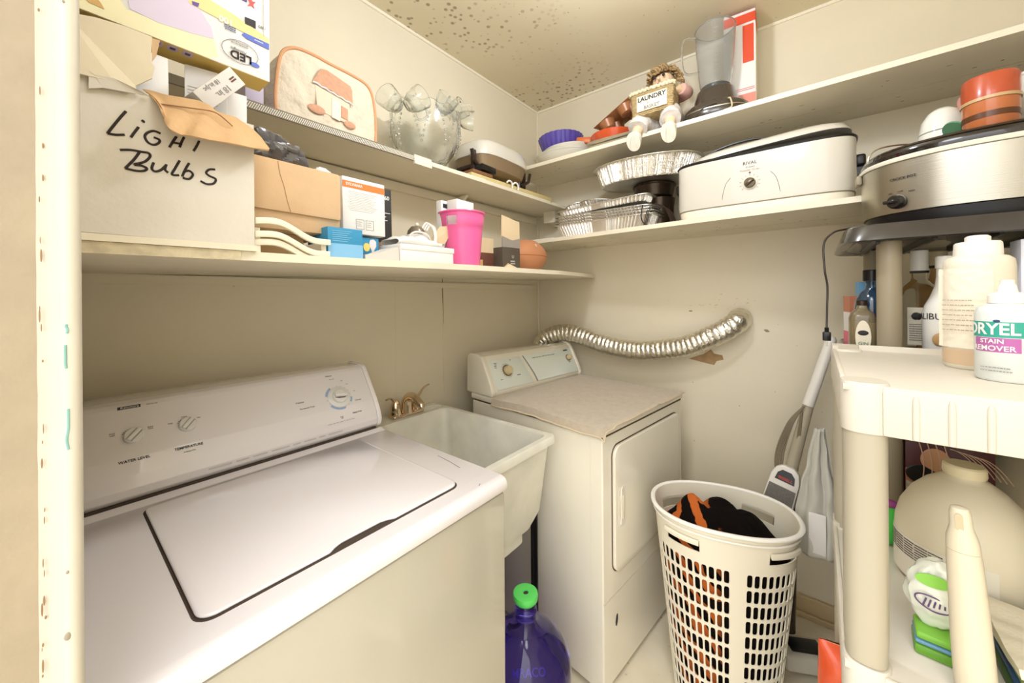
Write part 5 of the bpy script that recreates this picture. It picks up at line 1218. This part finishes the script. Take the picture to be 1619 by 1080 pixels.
    text(t, 'lettering', 'S', .022, T(-.03, -rb*.88, rb+.045) @ Rm(-38, 'X') @ FRONT, M_paper, .001, shear=.2)
    # scraps of cardboard along the edge
    for i, (x, y, w_, h, l) in enumerate(((1.10, .895, .13, .022, 'largest beige cardboard scrap on the shelf edge below the grey-flapped box'), (1.36, .93, .055, .012, 'small curled cardboard scrap below the football'), (1.50, .955, .06, .011, 'small curled cardboard scrap furthest right on the shelf edge'))):
        t = th('cardboard_scrap', l, 'cardboard scrap', x, y, 0, 0)
        MB().poly3([(-w_*.45, -.012, .0005), (w_*.5, .0, .0005), (w_*.15, .02, h), (0, .01, h*1.1)], .0015).build('scrap', mat('beige_card', (212, 190, 154)), t, smooth=0)
lower_left_things()

# ---------------------------------------------------------------- things on the upper left shelf
def cosy():
    t = thing('toaster_cover', 'quilted cream toaster cover with peach piping and a cottage applique', 'toaster cover', (.562, 1.172, 1.8875), R(0))
    W, H, D = .300, .212, .17
    prof = [(-W/2, 0), (-W/2-.004, .05), (-W/2+.004, .14), (-W/2+.018, .185), (-W/2+.05, .208), (-W/2+.10, .212), (0, .208), (W/2-.08, .205), (W/2-.03, .195), (W/2-.008, .16), (W/2+.002, .08), (W/2, 0)]
    P = [(p.x, p.y) for p in cr([(a, b, 0) for a, b in prof], 4)]
    b = MB(); rr = []
    for k in range(13):
        v = k/12; y = D*v; bulge = 1+.02*math.sin(PI*v); rr.append([Vector((x*bulge, y, z*bulge)) for x, z in P])
    b.rings(rr)
    bmesh.ops.subdivide_edges(b.bm, edges=[e for e in b.bm.edges if e.calc_length() > .05], cuts=3)
    for v in b.bm.verts: v.co += noise.noise_vector(v.co*22)*.003; v.co.z = max(0, v.co.z)
    mq = mat('quilted_cotton', (222, 210, 188), .9, var=.06, vscale=12, bump=.9, bscale=34, bdist=.012, sheen=.2)
    b.build('cover_body', mq, t, smooth=60)
    # puffed front panel
    f = MB(); n = 26
    def g(u, v):
        k = v; i = u*(len(P)-1); j = int(min(i, len(P)-2)); a = i-j
        px = P[j][0]*(1-a)+P[j+1][0]*a; pz = P[j][1]*(1-a)+P[j+1][1]*a
        cx, cz = 0.0, .0; x = cx+(px-cx)*(1-k); z = cz+(pz-cz)*(1-k)
        if v >= .999: x, z = cx, cz
        d = min(1, k*3); y = -.014*d**.5-.0022*math.sin(x*90+z*60)*d-.0022*math.sin(x*90-z*60)*d
        return Vector((x, y, z))
    f.sheet(g, 60, 16); f.build('quilted_panel', mq, t, smooth=70)
    mpch = mat('peach_piping', (210, 158, 116), .8)
    for y in (-.002, D): 
        q = MB(); q.tube([Vector((x*1.005, y, z*1.005)) for x, z in P], .0048, 8); q.build('piping', mpch, t)
    ap = mat('peach_fabric', (206, 158, 128), .9, var=.1, vscale=90, bump=.3); ap2 = mat('pale_peach', (234, 208, 184), .9)
    Y = -.0185
    def A(nm, poly, m, y=Y): q = MB(); q.prism(poly, 'y', y-.0015, y+.003, .0008); return q.build(nm, m, t, smooth=0)
    A('applique_roof', [(-.062, .125), (-.038, .172), (-.02, .176), (.055, .158), (.060, .146), (.062, .102), (.0, .118)], ap)
    A('applique_wall', [(-.055, .118), (.052, .100), (.050, .035), (-.048, .045)], ap2, Y+.001)
    A('applique_door', [(-.006, .098), (.020, .094), (.020, .034), (-.006, .038)], mat('cream_fabric', (240, 228, 206), .9), Y-.001)
    A('applique_shutter', [(.024, .085), (.045, .080), (.045, .045), (.024, .048)], ap, Y-.001)
    b = MB(); b.ball((-.050, Y, .046), .026, .003, .013); b.build('applique_bush', ap, t); b = MB(); b.ball((.052, Y, .034), .020, .003, .011); b.build('applique_bush', ap, t)
    b = MB(); b.tube([(-.062+.0124*i, Y-.002, .122-.0022*i+(.003 if i % 2 else 0)) for i in range(11)], .003, 6); b.build('lace_trim', M_paper, t)
cosy()
def punch_bowl():
    C = (1.005, 1.268, 1.8895)
    mg = mat('pressed_glass', (250, 252, 250), .08, trans=.97, ior=1.45, bump=.25, bscale=45, bdist=.01)
    t = thing('punch_bowl', 'large pressed glass punch bowl with cups hooked around its rim', 'bowl', C)
    th = .005; out = [(.045, 0), (.062, .004), (.058, .014), (.075, .030), (.108, .075), (.126, .125), (.130, .165), (.131, .205)]
    inn = [(.131-th, .205), (.130-th, .165), (.126-th, .125), (.107-th, .078), (.07, .036), (.045, .024), (0, .022)]
    b = MB(); b.lathe([(0, .004)]+out+inn, 72)
    for v in b.bm.verts:
        r = math.hypot(v.co.x, v.co.y); a = math.atan2(v.co.y, v.co.x)
        if v.co.z > .19: v.co.z += .006*math.cos(a*12)
        elif .04 < v.co.z < .18 and r > .07:
            k = 1+.018*abs(math.cos(a*6+v.co.z*26)); v.co.x *= k; v.co.y *= k
    b.build('bowl_body', mg, t, smooth=50); t.scale = (1.10, 1.10, 1.17)
    for k in range(8):
        q = MB(); a0 = 2*PI*k/8
        for i in range(13):
            a = a0-.22+.44*i/12; z = .075+.085*abs(i-6)/6; r = .1295 if z > .12 else .108+(z-.075)*.42
            q.ball((math.cos(a)*(r+.003), math.sin(a)*(r+.003), z), .0042, u=8, v=6)
        q.build('beaded_swag', mg, t)
    base = None
    cup = [(0, .0), (.018, .0), (.021, .004), (.030, .022), (.034, .042), (.036, .060), (.0335, .060), (.0315, .042), (.0275, .024), (.016, .008), (0, .006)]
    lab = ['pressed glass cup at the left end of the punch bowl rim', 'pressed glass cup tipped on the front of the punch bowl rim', 'pressed glass cup second from the right on the punch bowl rim', 'pressed glass cup at the right end of the punch bowl rim, higher one', 'pressed glass cup hanging lowest at the right of the punch bowl']
    spots = [(620, 160, -38, -25, 1.20), (656, 160, 30, 40, 1.135), (703, 166, 35, -35, 1.15), (722, 176, 40, -60, 1.20), (736, 190, 60, -95, 1.25)]
    me1 = me2 = None
    for i, (px, py, tx, ty, Y) in enumerate(spots):
        p = onY(px, py, Y)
        c = thing('punch_cup', lab[i], 'cup', tuple(p), R(20*i), 'glass cups hooked on the punch bowl', R(tx), R(ty)); c.scale = (1.22, 1.22, 1.22)
        if me1 is None:
            o1 = MB().lathe([(r, z-.03) for r, z in cup], 36).build('cup_body', mg, c, smooth=50); me1 = o1.data
            q = MB(); q.tube(cr([(.032, 0, .022), (.052, 0, .022), (.056, 0, .0), (.046, 0, -.016), (.026, 0, -.016)], 6), .0035, 8); o2 = q.build('handle', mg, c); me2 = o2.data
        else:
            for o in (o1, o2): d = o.copy(); COL.objects.link(d); d.parent = c
punch_bowl()
def skillet():
    t = thing('board_box', 'flat beige box lying on the upper left shelf under the electric skillet', 'box', (1.44, 1.265, ULT+.0), R(-2))
    MB().box(-.26, .35, -.105, .13, 0, .030, .001).build('box_body', mat('olive_board', (206, 188, 132), .6, var=.08, vscale=20), t)
    MB().box(-.255, -.13, -.108, .12, .0305, .045, .001).build('brown_strip', mat('brown_strip', (128, 88, 54), .7), t); MB().box(-.335, -.18, -.112, -.09, -.0, .012).build('white_edge', M_paper, t)
    for k in range(2):
        q = MB(); x = -.02+.045*k; q.tube(cr([(x-.015, -.110, .030), (x-.006, -.116, .040), (x+.012, -.118, .036), (x+.018, -.117, .018), (x+.016, -.116, .006)], 7), .0042, 8); q.build('white_loop', M_wplast, t)
    t = thing('electric_skillet', 'electric skillet with a tall white lid and black handles on the upper left shelf', 'electric skillet', (1.425, 1.272, ULT+.052), R(2))
    A, B = .185, .118
    MB().oval([(A*.5, B*.5, .014), (A*.75, B*.72, .015), (A*.92, B*.9, .030), (A*.99, B*.98, .070), (A*1.02, B*1.02, .082), (A*.98, B*.97, .083)], 72, sup=3.4).build('pan', mat('tan_nonstick', (150, 128, 98), .35, metal=.3), t)
    MB().oval([(A*.98, B*.97, .080), (A*1.05, B*1.05, .084), (A*1.06, B*1.06, .094), (A*1.04, B*1.04, .118), (A*1.0, B*1.0, .142), (A*.92, B*.9, .158), (A*.80, B*.75, .164)], 72, sup=3.4).build('lid', mat('roaster_white', (236, 232, 220)), t)
    for sx in (-1, 1):
        h = MB(); h.box(sx*A-.012, sx*A+.012, -.055, .055, .02, .040, .004); h.box(sx*(A+.012)-.010, sx*(A+.012)+.010, -.065, -.045, .0, .10, .004, M=None); h.tube([(sx*(A-.03), -.07, .010), (sx*(A+.03), -.075, .045), (sx*(A+.045), -.075, .090)], .009, 8); h.build('handle', M_brownp, t)
    for x in (-.13, .13):
        for y in (-.075, .075): MB().cyl((x, y, -.006), (x, y, .022), .010).build('foot', M_black, t)
    MB().box(-.20, -.10, -.11, -.06, .0, .028, .004).build('control_probe', M_black, t)
skillet()

# ---------------------------------------------------------------- foil pans on the lower back shelf
def foil_things():
    def pan(name, label, loc, A, B, H, flute=60, amp=.0025, taper=.86, rz=0, ry=0, rx=0, sup=9, group=None, m=None, wild=.15):
        t = thing(name, label, 'pan', loc, rz, group, rx, ry); n = flute*4; m = m or M_foil
        e = 2/sup; ts = [2*PI*i/2000 for i in range(2001)]; cu = [0]
        pt = lambda q: Vector((A*math.copysign(abs(math.cos(q))**e, math.cos(q)), B*math.copysign(abs(math.sin(q))**e, math.sin(q)), 0))
        for i in range(2000): cu.append(cu[-1]+(pt(ts[i+1])-pt(ts[i])).length)
        qs = []; i = 0
        for j in range(n):
            g = cu[-1]*j/n
            while cu[i+1] < g: i += 1
            qs.append(ts[i]+(ts[i+1]-ts[i])*(g-cu[i])/max(1e-9, cu[i+1]-cu[i]))
        rn = random.Random(flute); jt = [rn.uniform(-1, 1) for _ in range(n)]
        def ring(k, z, am):
            R_ = []
            for j in range(n):
                q = qs[j]; c, s = math.cos(q), math.sin(q)
                w_ = 1+am*((1, .6, -1, -.6)[j % 4]*(1-wild)+wild*jt[j]); R_.append(Vector((A*k*w_*math.copysign(abs(c)**e, c), B*k*w_*math.copysign(abs(s)**e, s), z)))
            return R_
        am = amp/A
        b = MB(); b.rings([ring(taper*.9, .002, 0), ring(taper, .0, 0), ring(taper+.02, .004, am), ring(.985, H-.004, am), ring(1.0, H-.002, 0), ring(1.05, H, 0), ring(1.065, H-.003, 0)], cap1=False)
        b.build('pan_body', m, t, smooth=0, solid=.0008)
        b = MB(); b.tube([v*1 for v in ring(1.06, H-.0015, 0)[::3]], .0022, 6, closed=True); b.build('rolled_rim', m, t)
        return t
    cx, cy = 1.825, .828
    pan('foil_pan', 'deepest foil pan at the bottom of the stack on the lower back shelf', (cx, cy, LRT), .115, .255, .068, 84, .0034, group='stack of foil pans')
    labs = ['foil pan rim second from the bottom of the stack', 'foil pan rim third from the bottom of the stack', 'foil pan rim fourth from the bottom of the stack']
    for i in range(3):
        pan('foil_pan', labs[i], (cx, cy+.004*(i-1), LRT+.070+.0145*i), .113, .252-.002*i, .0125, 84, .002, rx=R(.3*i), taper=.95, group='stack of foil pans')
    pan('foil_pan', 'shallow foil tray on top of the pan stack, tipped up at its right end', (cx-.01, cy+.0, LRT+.121), .110, .235, .028, 70, .003, rx=R(-2.6), taper=.93)
    pan('pie_pan', 'small fluted round foil pan inside the shallow tray', (cx+.0, cy+.05, LRT+.138), .095, .100, .042, 26, .005, rx=R(4), sup=2, taper=.8)
    pan('pie_pan', 'small fluted foil pan at the left end of the stack', (cx-.0, cy+.165, LRT+.136), .07, .065, .045, 22, .005, rx=R(-10), sup=2, taper=.8)
    t = thing('cake_pan', 'dark round pan under the oval foil roaster', 'pan', (1.88, .615, LRT+.186))
    t.location.z = LRT+.166
    MB().lathe([(0, 0), (.075, 0), (.085, .006), (.095, .055), (.10, .058), (.10, .062), (.09, .060), (.08, .01), (0, .008)], 48).build('pan_body', mat('dark_pan', (66, 54, 42), .25, metal=.6), t)
    t2 = thing('cake_pan', 'second dark pan beside the first under the oval foil roaster', 'pan', (1.885, .59, LRT+.0))
    MB().lathe([(0, 0), (.06, 0), (.065, .12), (.07, .16), (.0, .163)], 40).build('pan_body', mat('dark_pan', (66, 54, 42)), t2)
    m2 = mat('crinkled_foil', (232, 228, 218), .32, metal=1, bump=.6, bscale=160, bdist=.006)
    pan('roasting_pan', 'large oval crinkled foil roasting pan high on the pile under the doll', (1.83, .640, LRT+.233), .155, .245, .088, 120, .0042, rx=R(1.5), wild=.85, sup=2.2, taper=.84, m=m2)
    # wire rack
    t = thing('cooling_rack', 'dark curved wire rack between the foil pans and the roaster', 'rack', (1.74, .545, LRT))
    for k in range(6):
        q = MB(); y0 = -.0+.004*k; q.tube(cr([(-.05+.018*k, .055, .008+.006*k), (-.055+.018*k, .035, .075), (-.05+.018*k, .0, .098), (-.045+.018*k, -.035, .078), (-.04+.018*k, -.055, .03), (-.04+.018*k, -.058, .004)], 7), .0020, 6); q.build('wire', M_brownp, t)
    q = MB(); q.tube(cr([(-.06, .055, .10), (-.065, .06, .05), (-.06, .05, .018), (-.04, .02, .004), (-.03, -.04, .003), (-.02, -.058, .004)], 8), .0025, 6); q.build('frame_wire', M_black, t)
    # papers near the corner
    t = thing('paper_sheets', 'white papers lying in the corner between the two left shelves and the football', 'paper', (1.78, 1.20, LRT)); MB().box(-.05, .20, -.10, .12, .0, .012).build('sheets', M_paper, t)
foil_things()

# ---------------------------------------------------------------- things on the high back shelf
def high_shelf():
    mpl = mat('platter_white', (226, 222, 208), .15, coat=.6)
    P1 = (1.865, 1.10, URT)
    for i, (r, dz, l, dx, dy) in enumerate(((.155, .0, 'largest white oval platter at the bottom of the pile in the corner', 0, 0), (.150, .017, 'middle white platter of the pile under the purple bowl', .0, .015), (.135, .035, 'smaller white platter on top of the pile under the purple bowl', -.01, -.02))):
        t = thing('platter', l, 'platter', (P1[0]+dx, P1[1]+dy, URT+dz), 0, 'white platters in the corner', R(-2 if i == 2 else 0), 0)
        MB().lathe([(0, .0), (r*.62, .0), (r*.68, .006), (r*.98, .048), (r, .052), (r*.98, .055), (r*.64, .013), (0, .009)], 64, ey=1.12).build('platter_body', mpl, t, smooth=60)
    t = thing('fluted_bowl', 'purple fluted plastic bowl on the white platters in the corner', 'bowl', (1.880, 1.14, URT+.098), R(0), None, R(-3), R(0))
    b = MB(); b.lathe([(0, 0), (.095, 0), (.10, .004), (.125, .080), (.127, .084), (.122, .084), (.097, .008), (0, .006)], 144)
    for v in b.bm.verts:
        a = math.atan2(v.co.y, v.co.x); r = math.hypot(v.co.x, v.co.y)
        if r > .09 and v.co.z > .003: k = 1+.03*abs(math.sin(a*12)); v.co.x *= k; v.co.y *= k
    b.build('bowl_body', M_purple, t, smooth=40)
    t = thing('baking_dish', 'small orange dish corner sticking out between the purple bowl and the platters', 'dish', (1.84, .965, URT+.085), R(20), None, R(6)); MB().box(-.05, .05, -.035, .045, 0, .035, .01).build('dish_body', mat('orange_dish', (206, 110, 56), .4), t)
    # metal trays and red dish
    for i, l in enumerate(('lower silver tray sticking out under the doll', 'upper silver tray under the brown fluted pan')):
        t = thing('metal_tray', l, 'tray', (1.80-.01*i, .735-.012*i, URT+.0005+.016*i), R(3*i), 'silver trays under the doll', R(0))
        b = MB(); b.oval([(.09, .15, .0), (.095, .155, .002), (.108, .168, .013), (.110, .171, .0145), (.105, .165, .0135), (.092, .15, .004)], 64, sup=6); b.build('tray_body', mat('tray_metal', (226, 222, 212), .36, metal=1), t, smooth=40)
    t = thing('casserole', 'orange-red casserole lying on its side behind the silver trays', 'casserole', (1.835, .80, URT+.036), R(0), None, R(0), 0)
    b = MB(); b.lathe([(0, 0), (.075, .0), (.10, .012), (.115, .05), (.118, .056), (.11, .058), (.09, .02), (0, .012)], 56); b.build('dish_body', mat('casserole_red', (214, 88, 44), .25, coat=.5), t)
    MB().lathe([(0, .056), (.09, .058), (.06, .072), (0, .078)], 48).build('lid', mat('cream_lid', (222, 208, 176), .3), t)
    MB().ball((0, .09, .062), .013).build('knob', M_cream, t)
    t = thing('muffin_pan', 'brown fluted muffin pan tilted on top of the casserole', 'pan', (1.80, .735, URT+.128), R(-10), None, R(-20), R(-6))
    mb = mat('copper_brown', (156, 104, 66), .35, metal=.1)
    b = MB(); b.box(-.085, .085, -.11, .11, .040, .043, .001); b.build('deck', mb, t)
    for x in (-.042, .042):
        for y in (-.055, .055): MB().lathe([(0, .0), (.024, .0), (.030, .004), (.041, .040)], 32, (x, y, 0)).build('cup', mb, t)
high_shelf()

def doll():
    X, Y, Z = 1.745, .540, URT
    t = thing('laundry_doll', 'curly-haired doll hugging a wicker laundry basket, white shoes dangling over the high shelf', 'doll', (X, Y, Z), R(180)); t.scale = (1.22, 1.22, 1.26)
    # local: +x is towards the camera side (-X world), y mirrored
    skin = mat('doll_skin', (226, 196, 160), .7); cloth = mat('doll_cloth', (214, 208, 200), .9, var=.08, vscale=40, bump=.5, bscale=60)
    # body: one continuous skinned figure sitting with legs over the edge
    me = bpy.data.meshes.new('body'); V = []; E = []; RD = []
    def add(p, r, par=None):
        V.append(p); RD.append(r)
        if par is not None: E.append((par, len(V)-1))
        return len(V)-1
    hip = add((-.055, 0, .045), .045); bel = add((-.055, 0, .085), .046, hip); ch = add((-.050, 0, .125), .042, bel); nk = add((-.045, 0, .158), .020, ch)
    hd = add((-.036, 0, .20), .048, nk); tp = add((-.032, 0, .235), .030, hd)
    for s in (-1, 1):
        sh = add((-.045, s*.045, .140), .022, ch); el = add((.0, s*.088, .120), .016, sh); wr = add((.055, s*.070, .125), .014, el); add((.072, s*.045, .128), .012, wr)
        th_ = add((-.03, s*.035, .035), .030, hip); kn = add((.055, s*.050, .030), .024, th_); an = add((.085, s*.058, .002), .018, kn); add((.092, s*.060, -.018), .017, an)
    me.from_pydata([Vector(v) for v in V], E, []); ob = bpy.data.objects.new('body', me); COL.objects.link(ob); ob.parent = t
    sk = ob.modifiers.new('skin', 'SKIN'); ob.modifiers.new('sub', 'SUBSURF').render_levels = 2
    for i, r in enumerate(RD): me.skin_vertices[0].data[i].radius = (r, r)
    me.skin_vertices[0].data[0].use_root = True; me.materials.append(skin)
    # trousers
    for s in (-1, 1):
        b = MB(); b.tube(cr([(-.045, s*.03, .045), (.02, s*.044, .040), (.058, s*.052, .036), (.078, s*.057, .012)], 6), [.040]*6+[.036]*6+[.034]*6+[.034], 20); b.jitter(.005, 30, s); b.build('trouser_leg', cloth, t, smooth=60)
        b = MB(); b.oval([(.020, .016, -.052), (.030, .022, -.050), (.031, .023, -.040), (.026, .020, -.022), (.020, .018, -.008)], 32, (.094, s*.060, .0), 2.2, M=T(.094, s*.06, -.03) @ Rm(-52, 'Y') @ T(-.094, -s*.06, .03)); sh = b.build('shoe', mat('shoe_white', (240, 236, 226), .5), t)
        b = MB(); b.oval([(.0318, .0238, -.0535), (.0325, .0245, -.049)], 32, (.094, s*.060, .0), 2.2, M=T(.094, s*.06, -.03) @ Rm(-52, 'Y') @ T(-.094, -s*.06, .03)); b.build('sole', mat('shoe_sole', (234, 226, 208), .6), sh)
        b = MB()
        for k in range(3): b.tube([(.108+.004*k, s*.060-.012, -.012-.008*k), (.118+.003*k, s*.060, -.014-.008*k), (.108+.004*k, s*.060+.012, -.012-.008*k)], .0012, 5)
        b.tube(cr([(.118, s*.060, -.016), (.128, s*.06+.012, -.035), (.130, s*.06+.018, -.060)], 5), .001, 5); b.tube(cr([(.118, s*.060, -.016), (.130, s*.06-.006, -.04), (.130, s*.06-.010, -.066)], 5), .001, 5)
        b.build('shoelace', mat('lace_white', (236, 232, 220), .7), sh)
    b = MB(); b.tube([(-.056, 0, .04), (-.055, 0, .085), (-.05, 0, .135), (-.048, 0, .15)], [.050, .052, .048, .028], 24); b.build('shirt', mat('doll_shirt', (206, 160, 150), .9), t)
    for s in (-1, 1):
        b = MB(); b.tube(cr([(-.046, s*.04, .142), (-.02, s*.075, .132), (.004, s*.090, .122), (.035, s*.082, .124)], 5), [.026]*5+[.023]*5+[.019]*5+[.018], 16); b.build('sleeve', mat('doll_shirt', (206, 160, 150)), t)
        # mitten-like cloth hands get small separate fingers
        for k in range(4): 
            b = MB(); b.tube([(.070, s*(.048-.004), .136-.008*k), (.084, s*.034, .135-.008*k), (.090, s*.022, .134-.008*k)], [.005, .0045, .0038], 8); b.build('finger', skin, t)
    # face
    for s in (-1, 1): MB().ball((.014, s*.016, .205), .004, .005, .006).build('eye', M_dark, t)
    MB().ball((.017, 0, .195), .006, .005, .005).build('nose', skin, t); MB().box(.011, .0145, -.010, .010, .1795, .1825, .001).build('mouth', mat('doll_mouth', (186, 96, 84), .6), t)
    # curls
    hair = mat('doll_hair', (176, 146, 100), .7, var=.25, vscale=60, bump=.5, bscale=200)
    b = MB(); rnd = random.Random(3)
    for k in range(64):
        a = rnd.uniform(0, 2*PI); e = rnd.uniform(.0, 1.5); r = .052
        x, y, z = -.034+r*math.cos(e)*math.cos(a), r*math.cos(e)*math.sin(a), .205+r*math.sin(e)
        if math.cos(a) > .55 and e < .45: continue
        pts = []
        for i in range(14):
            q = i*1.3; pts.append((x+.007*math.cos(q)+(i*.0012)*math.cos(a), y+.007*math.sin(q)+(i*.0012)*math.sin(a), z+.007*math.sin(q*.7)-.0012*i))
        b.tube(pts, .0038, 5)
    b.build('hair', hair, t, smooth=60)
    # basket
    wick = mat('wicker', (186, 162, 116), .8, var=.3, vscale=70, bump=1, bscale=90, bdist=.006)
    bx0, bx1, by0, by1, bz0, bz1 = .022, .090, -.072, .066, .050, .125
    g = thing('wicker_basket', 'miniature wicker laundry basket with a sign held in the doll arms', 'basket', (X, Y, Z), R(180)); g.scale = (1.22, 1.22, 1.26)
    b = MB()
    for k in range(15):
        z = bz0+(bz1-bz0)*k/14; o = .004*k/14; P = [((bx0+bx1)/2+((bx1-bx0)/2+o)*math.copysign(min(1, 1.3*abs(math.cos(a))), math.cos(a)), (by0+by1)/2+((by1-by0)/2+o)*math.copysign(min(1, 1.3*abs(math.sin(a))), math.sin(a)), z+.0012*(1 if i % 2 else -1)) for i, a in enumerate([2*PI*j/44 for j in range(44)])]
        b.tube(P, .0031, 6, closed=True)
    b.box(bx0, bx1, by0, by1, bz0-.002, bz0+.002); b.build('weave', wick, g, smooth=60)
    b = MB(); P = [((bx0+bx1)/2+((bx1-bx0)/2+.008)*math.copysign(min(1, 1.3*abs(math.cos(a))), math.cos(a)), (by0+by1)/2+((by1-by0)/2+.008)*math.copysign(min(1, 1.3*abs(math.sin(a))), math.sin(a)), bz1+.004+.003*math.sin(a*40)) for a in [2*PI*j/180 for j in range(180)]]
    b.tube(P, .0055, 8, closed=True); b.build('braided_rim', mat('rim_wicker', (214, 204, 170), .8, bump=1, bscale=70), g, smooth=60)
    MB().box(bx1+.005, bx1+.008, -.052, .052, .060, .112, .001).build('sign', mat('sign_cream', (232, 224, 198), .7), g)
    MT = T(bx1+.0085, 0, 0) @ Rm(90, 'Z') @ Rm(90, 'X')
    text(g, 'lettering', 'LAUNDRY', .021, MT @ T(0, .099, 0), M_dark, bold=.0006); text(g, 'lettering', 'BY', .010, MT @ T(-.01, .083, 0), M_gray); text(g, 'lettering', 'BASKET', .016, MT @ T(0, .069, 0), mat('soft_gray', (120, 116, 110), .6), bold=.0002)
    # clothes in the basket, bow
    b = MB(); b.ball(((bx0+bx1)/2, 0, bz1+.004), .030, .060, .018, 28, 16, bump=.5, bs=3); b.build('clothes', mat('folded_clothes', (224, 216, 190), .9), g, smooth=60)
doll()

def blender():
    t = thing('blender', 'blender with a clear jug on a dark base beside the doll on the high shelf', 'blender', (1.765, .322, URT), R(10))
    mb = mat('blender_base', (62, 54, 46), .22, coat=.5)
    b = MB(); b.oval([(.090, .118, 0), (.094, .122, .006), (.090, .118, .045), (.078, .100, .062), (.072, .084, .070), (.066, .070, .122), (.058, .060, .130)], 64, sup=2.4); b.build('base', mb, t, smooth=50)
    MB().oval([(.0925, .1205, .028), (.0930, .1210, .030), (.0925, .1205, .032)], 64, sup=2.4).build('base_trim', M_steel, t)
    MB().tube([(-.089, .055, .026), (-.0925, .03, .036), (-.092, -.005, .040)], .002, 6).build('switch_slot', M_black, t)
    mg = mat('jar_clear', (238, 240, 240), .12, trans=.93, ior=1.25)
    o = [(.054, .128), (.056, .14), (.064, .20), (.072, .30), (.076, .385), (.078, .388)]; i_ = [(.0755, .386), (.0735, .384), (.0695, .30), (.0615, .20), (.053, .145), (.0, .140)]
    MB().lathe([(0, .128)]+o+i_, 56).build('jug', mg, t, smooth=50)
    b = MB(); b.tube(cr([(-.02, .066, .36), (-.03, .105, .365), (-.035, .122, .34), (-.035, .122, .25), (-.03, .105, .215), (-.02, .058, .215)], 7), .0065, 10, flat=.6); b.build('handle', mg, t)
    q = MB()
    for k in range(10): q.box(-.0005, .0005, -.012 if k % 3 == 0 else -.007, .004, .19+.018*k, .191+.018*k, M=T(-(.0615+.0105*min(1, k/8)), .0, 0))
    q.build('measure_marks', mat('pale_mark', (200, 200, 196), .4), t)
    MB().tube([(-.0735*math.cos(a), -.0735*math.sin(a)+0, .388) for a in [2*PI*k/48 for k in range(48)]], .0022, 6, closed=True).build('jug_rim', mat('rim_smoke', (190, 188, 180), .2, trans=.5), t)
    q = MB()
    for k in range(4): q.box(-.028, .0, -.004, .004, .150, .152, M=Rm(90*k+20, 'Z') @ T(0, 0, 0))
    q.build('blade', M_steel, t)
    c = MB(); c.tube(cr([(-.08, -.045, .055), (-.095, -.052, .045), (-.098, -.056, .012), (-.094, -.03, .0045), (-.075, -.0, .005)], 7), .0028, 8); c.build('power_cord', mat('beige_cord', (206, 188, 156), .5), t)
    t = thing('appliance_box', 'tall red and white appliance box behind the blender', 'box', (1.845, .245, URT), R(3))
    W, D, H = .115, .12, .466
    MB().box(0, D, -W/2, W/2, 0, H, .001).build('box_body', M_paper, t)
    mr = mat('box_red', (214, 76, 44), .45)
    MB().box(.0005, D-.0005, -W/2+.0005, W/2-.0005, H, H+.0008).build('red_top', mr, t, smooth=0)
    MB().box(-.0008, 0, -W/2, W/2, H-.05, H-.012).build('red_band', mr, t, smooth=0); MB().box(-.0008, 0, -W/2+.006, -.012, .25, H-.060).build('red_panel', mr, t, smooth=0); MB().box(-.0008, 0, -W/2, W/2, .0, .12).build('rose_panel', mat('box_rose', (226, 140, 120), .5), t, smooth=0)
    MB().box(.0, D, -W/2-.0008, -W/2, .0, H-.06).build('side_panel', mat('side_pale', (222, 216, 196), .5), t, smooth=0)
    MB().box(.0, D, -W/2-.0010, -W/2-.0008, H-.055, H-.008).build('side_band', mr, t, smooth=0)
    for z in (.135, .142): MB().box(-.0012, -.0004, -W/2+.004, W/2-.004, z, z+.002).build('rule', mr, t, smooth=0)
blender()
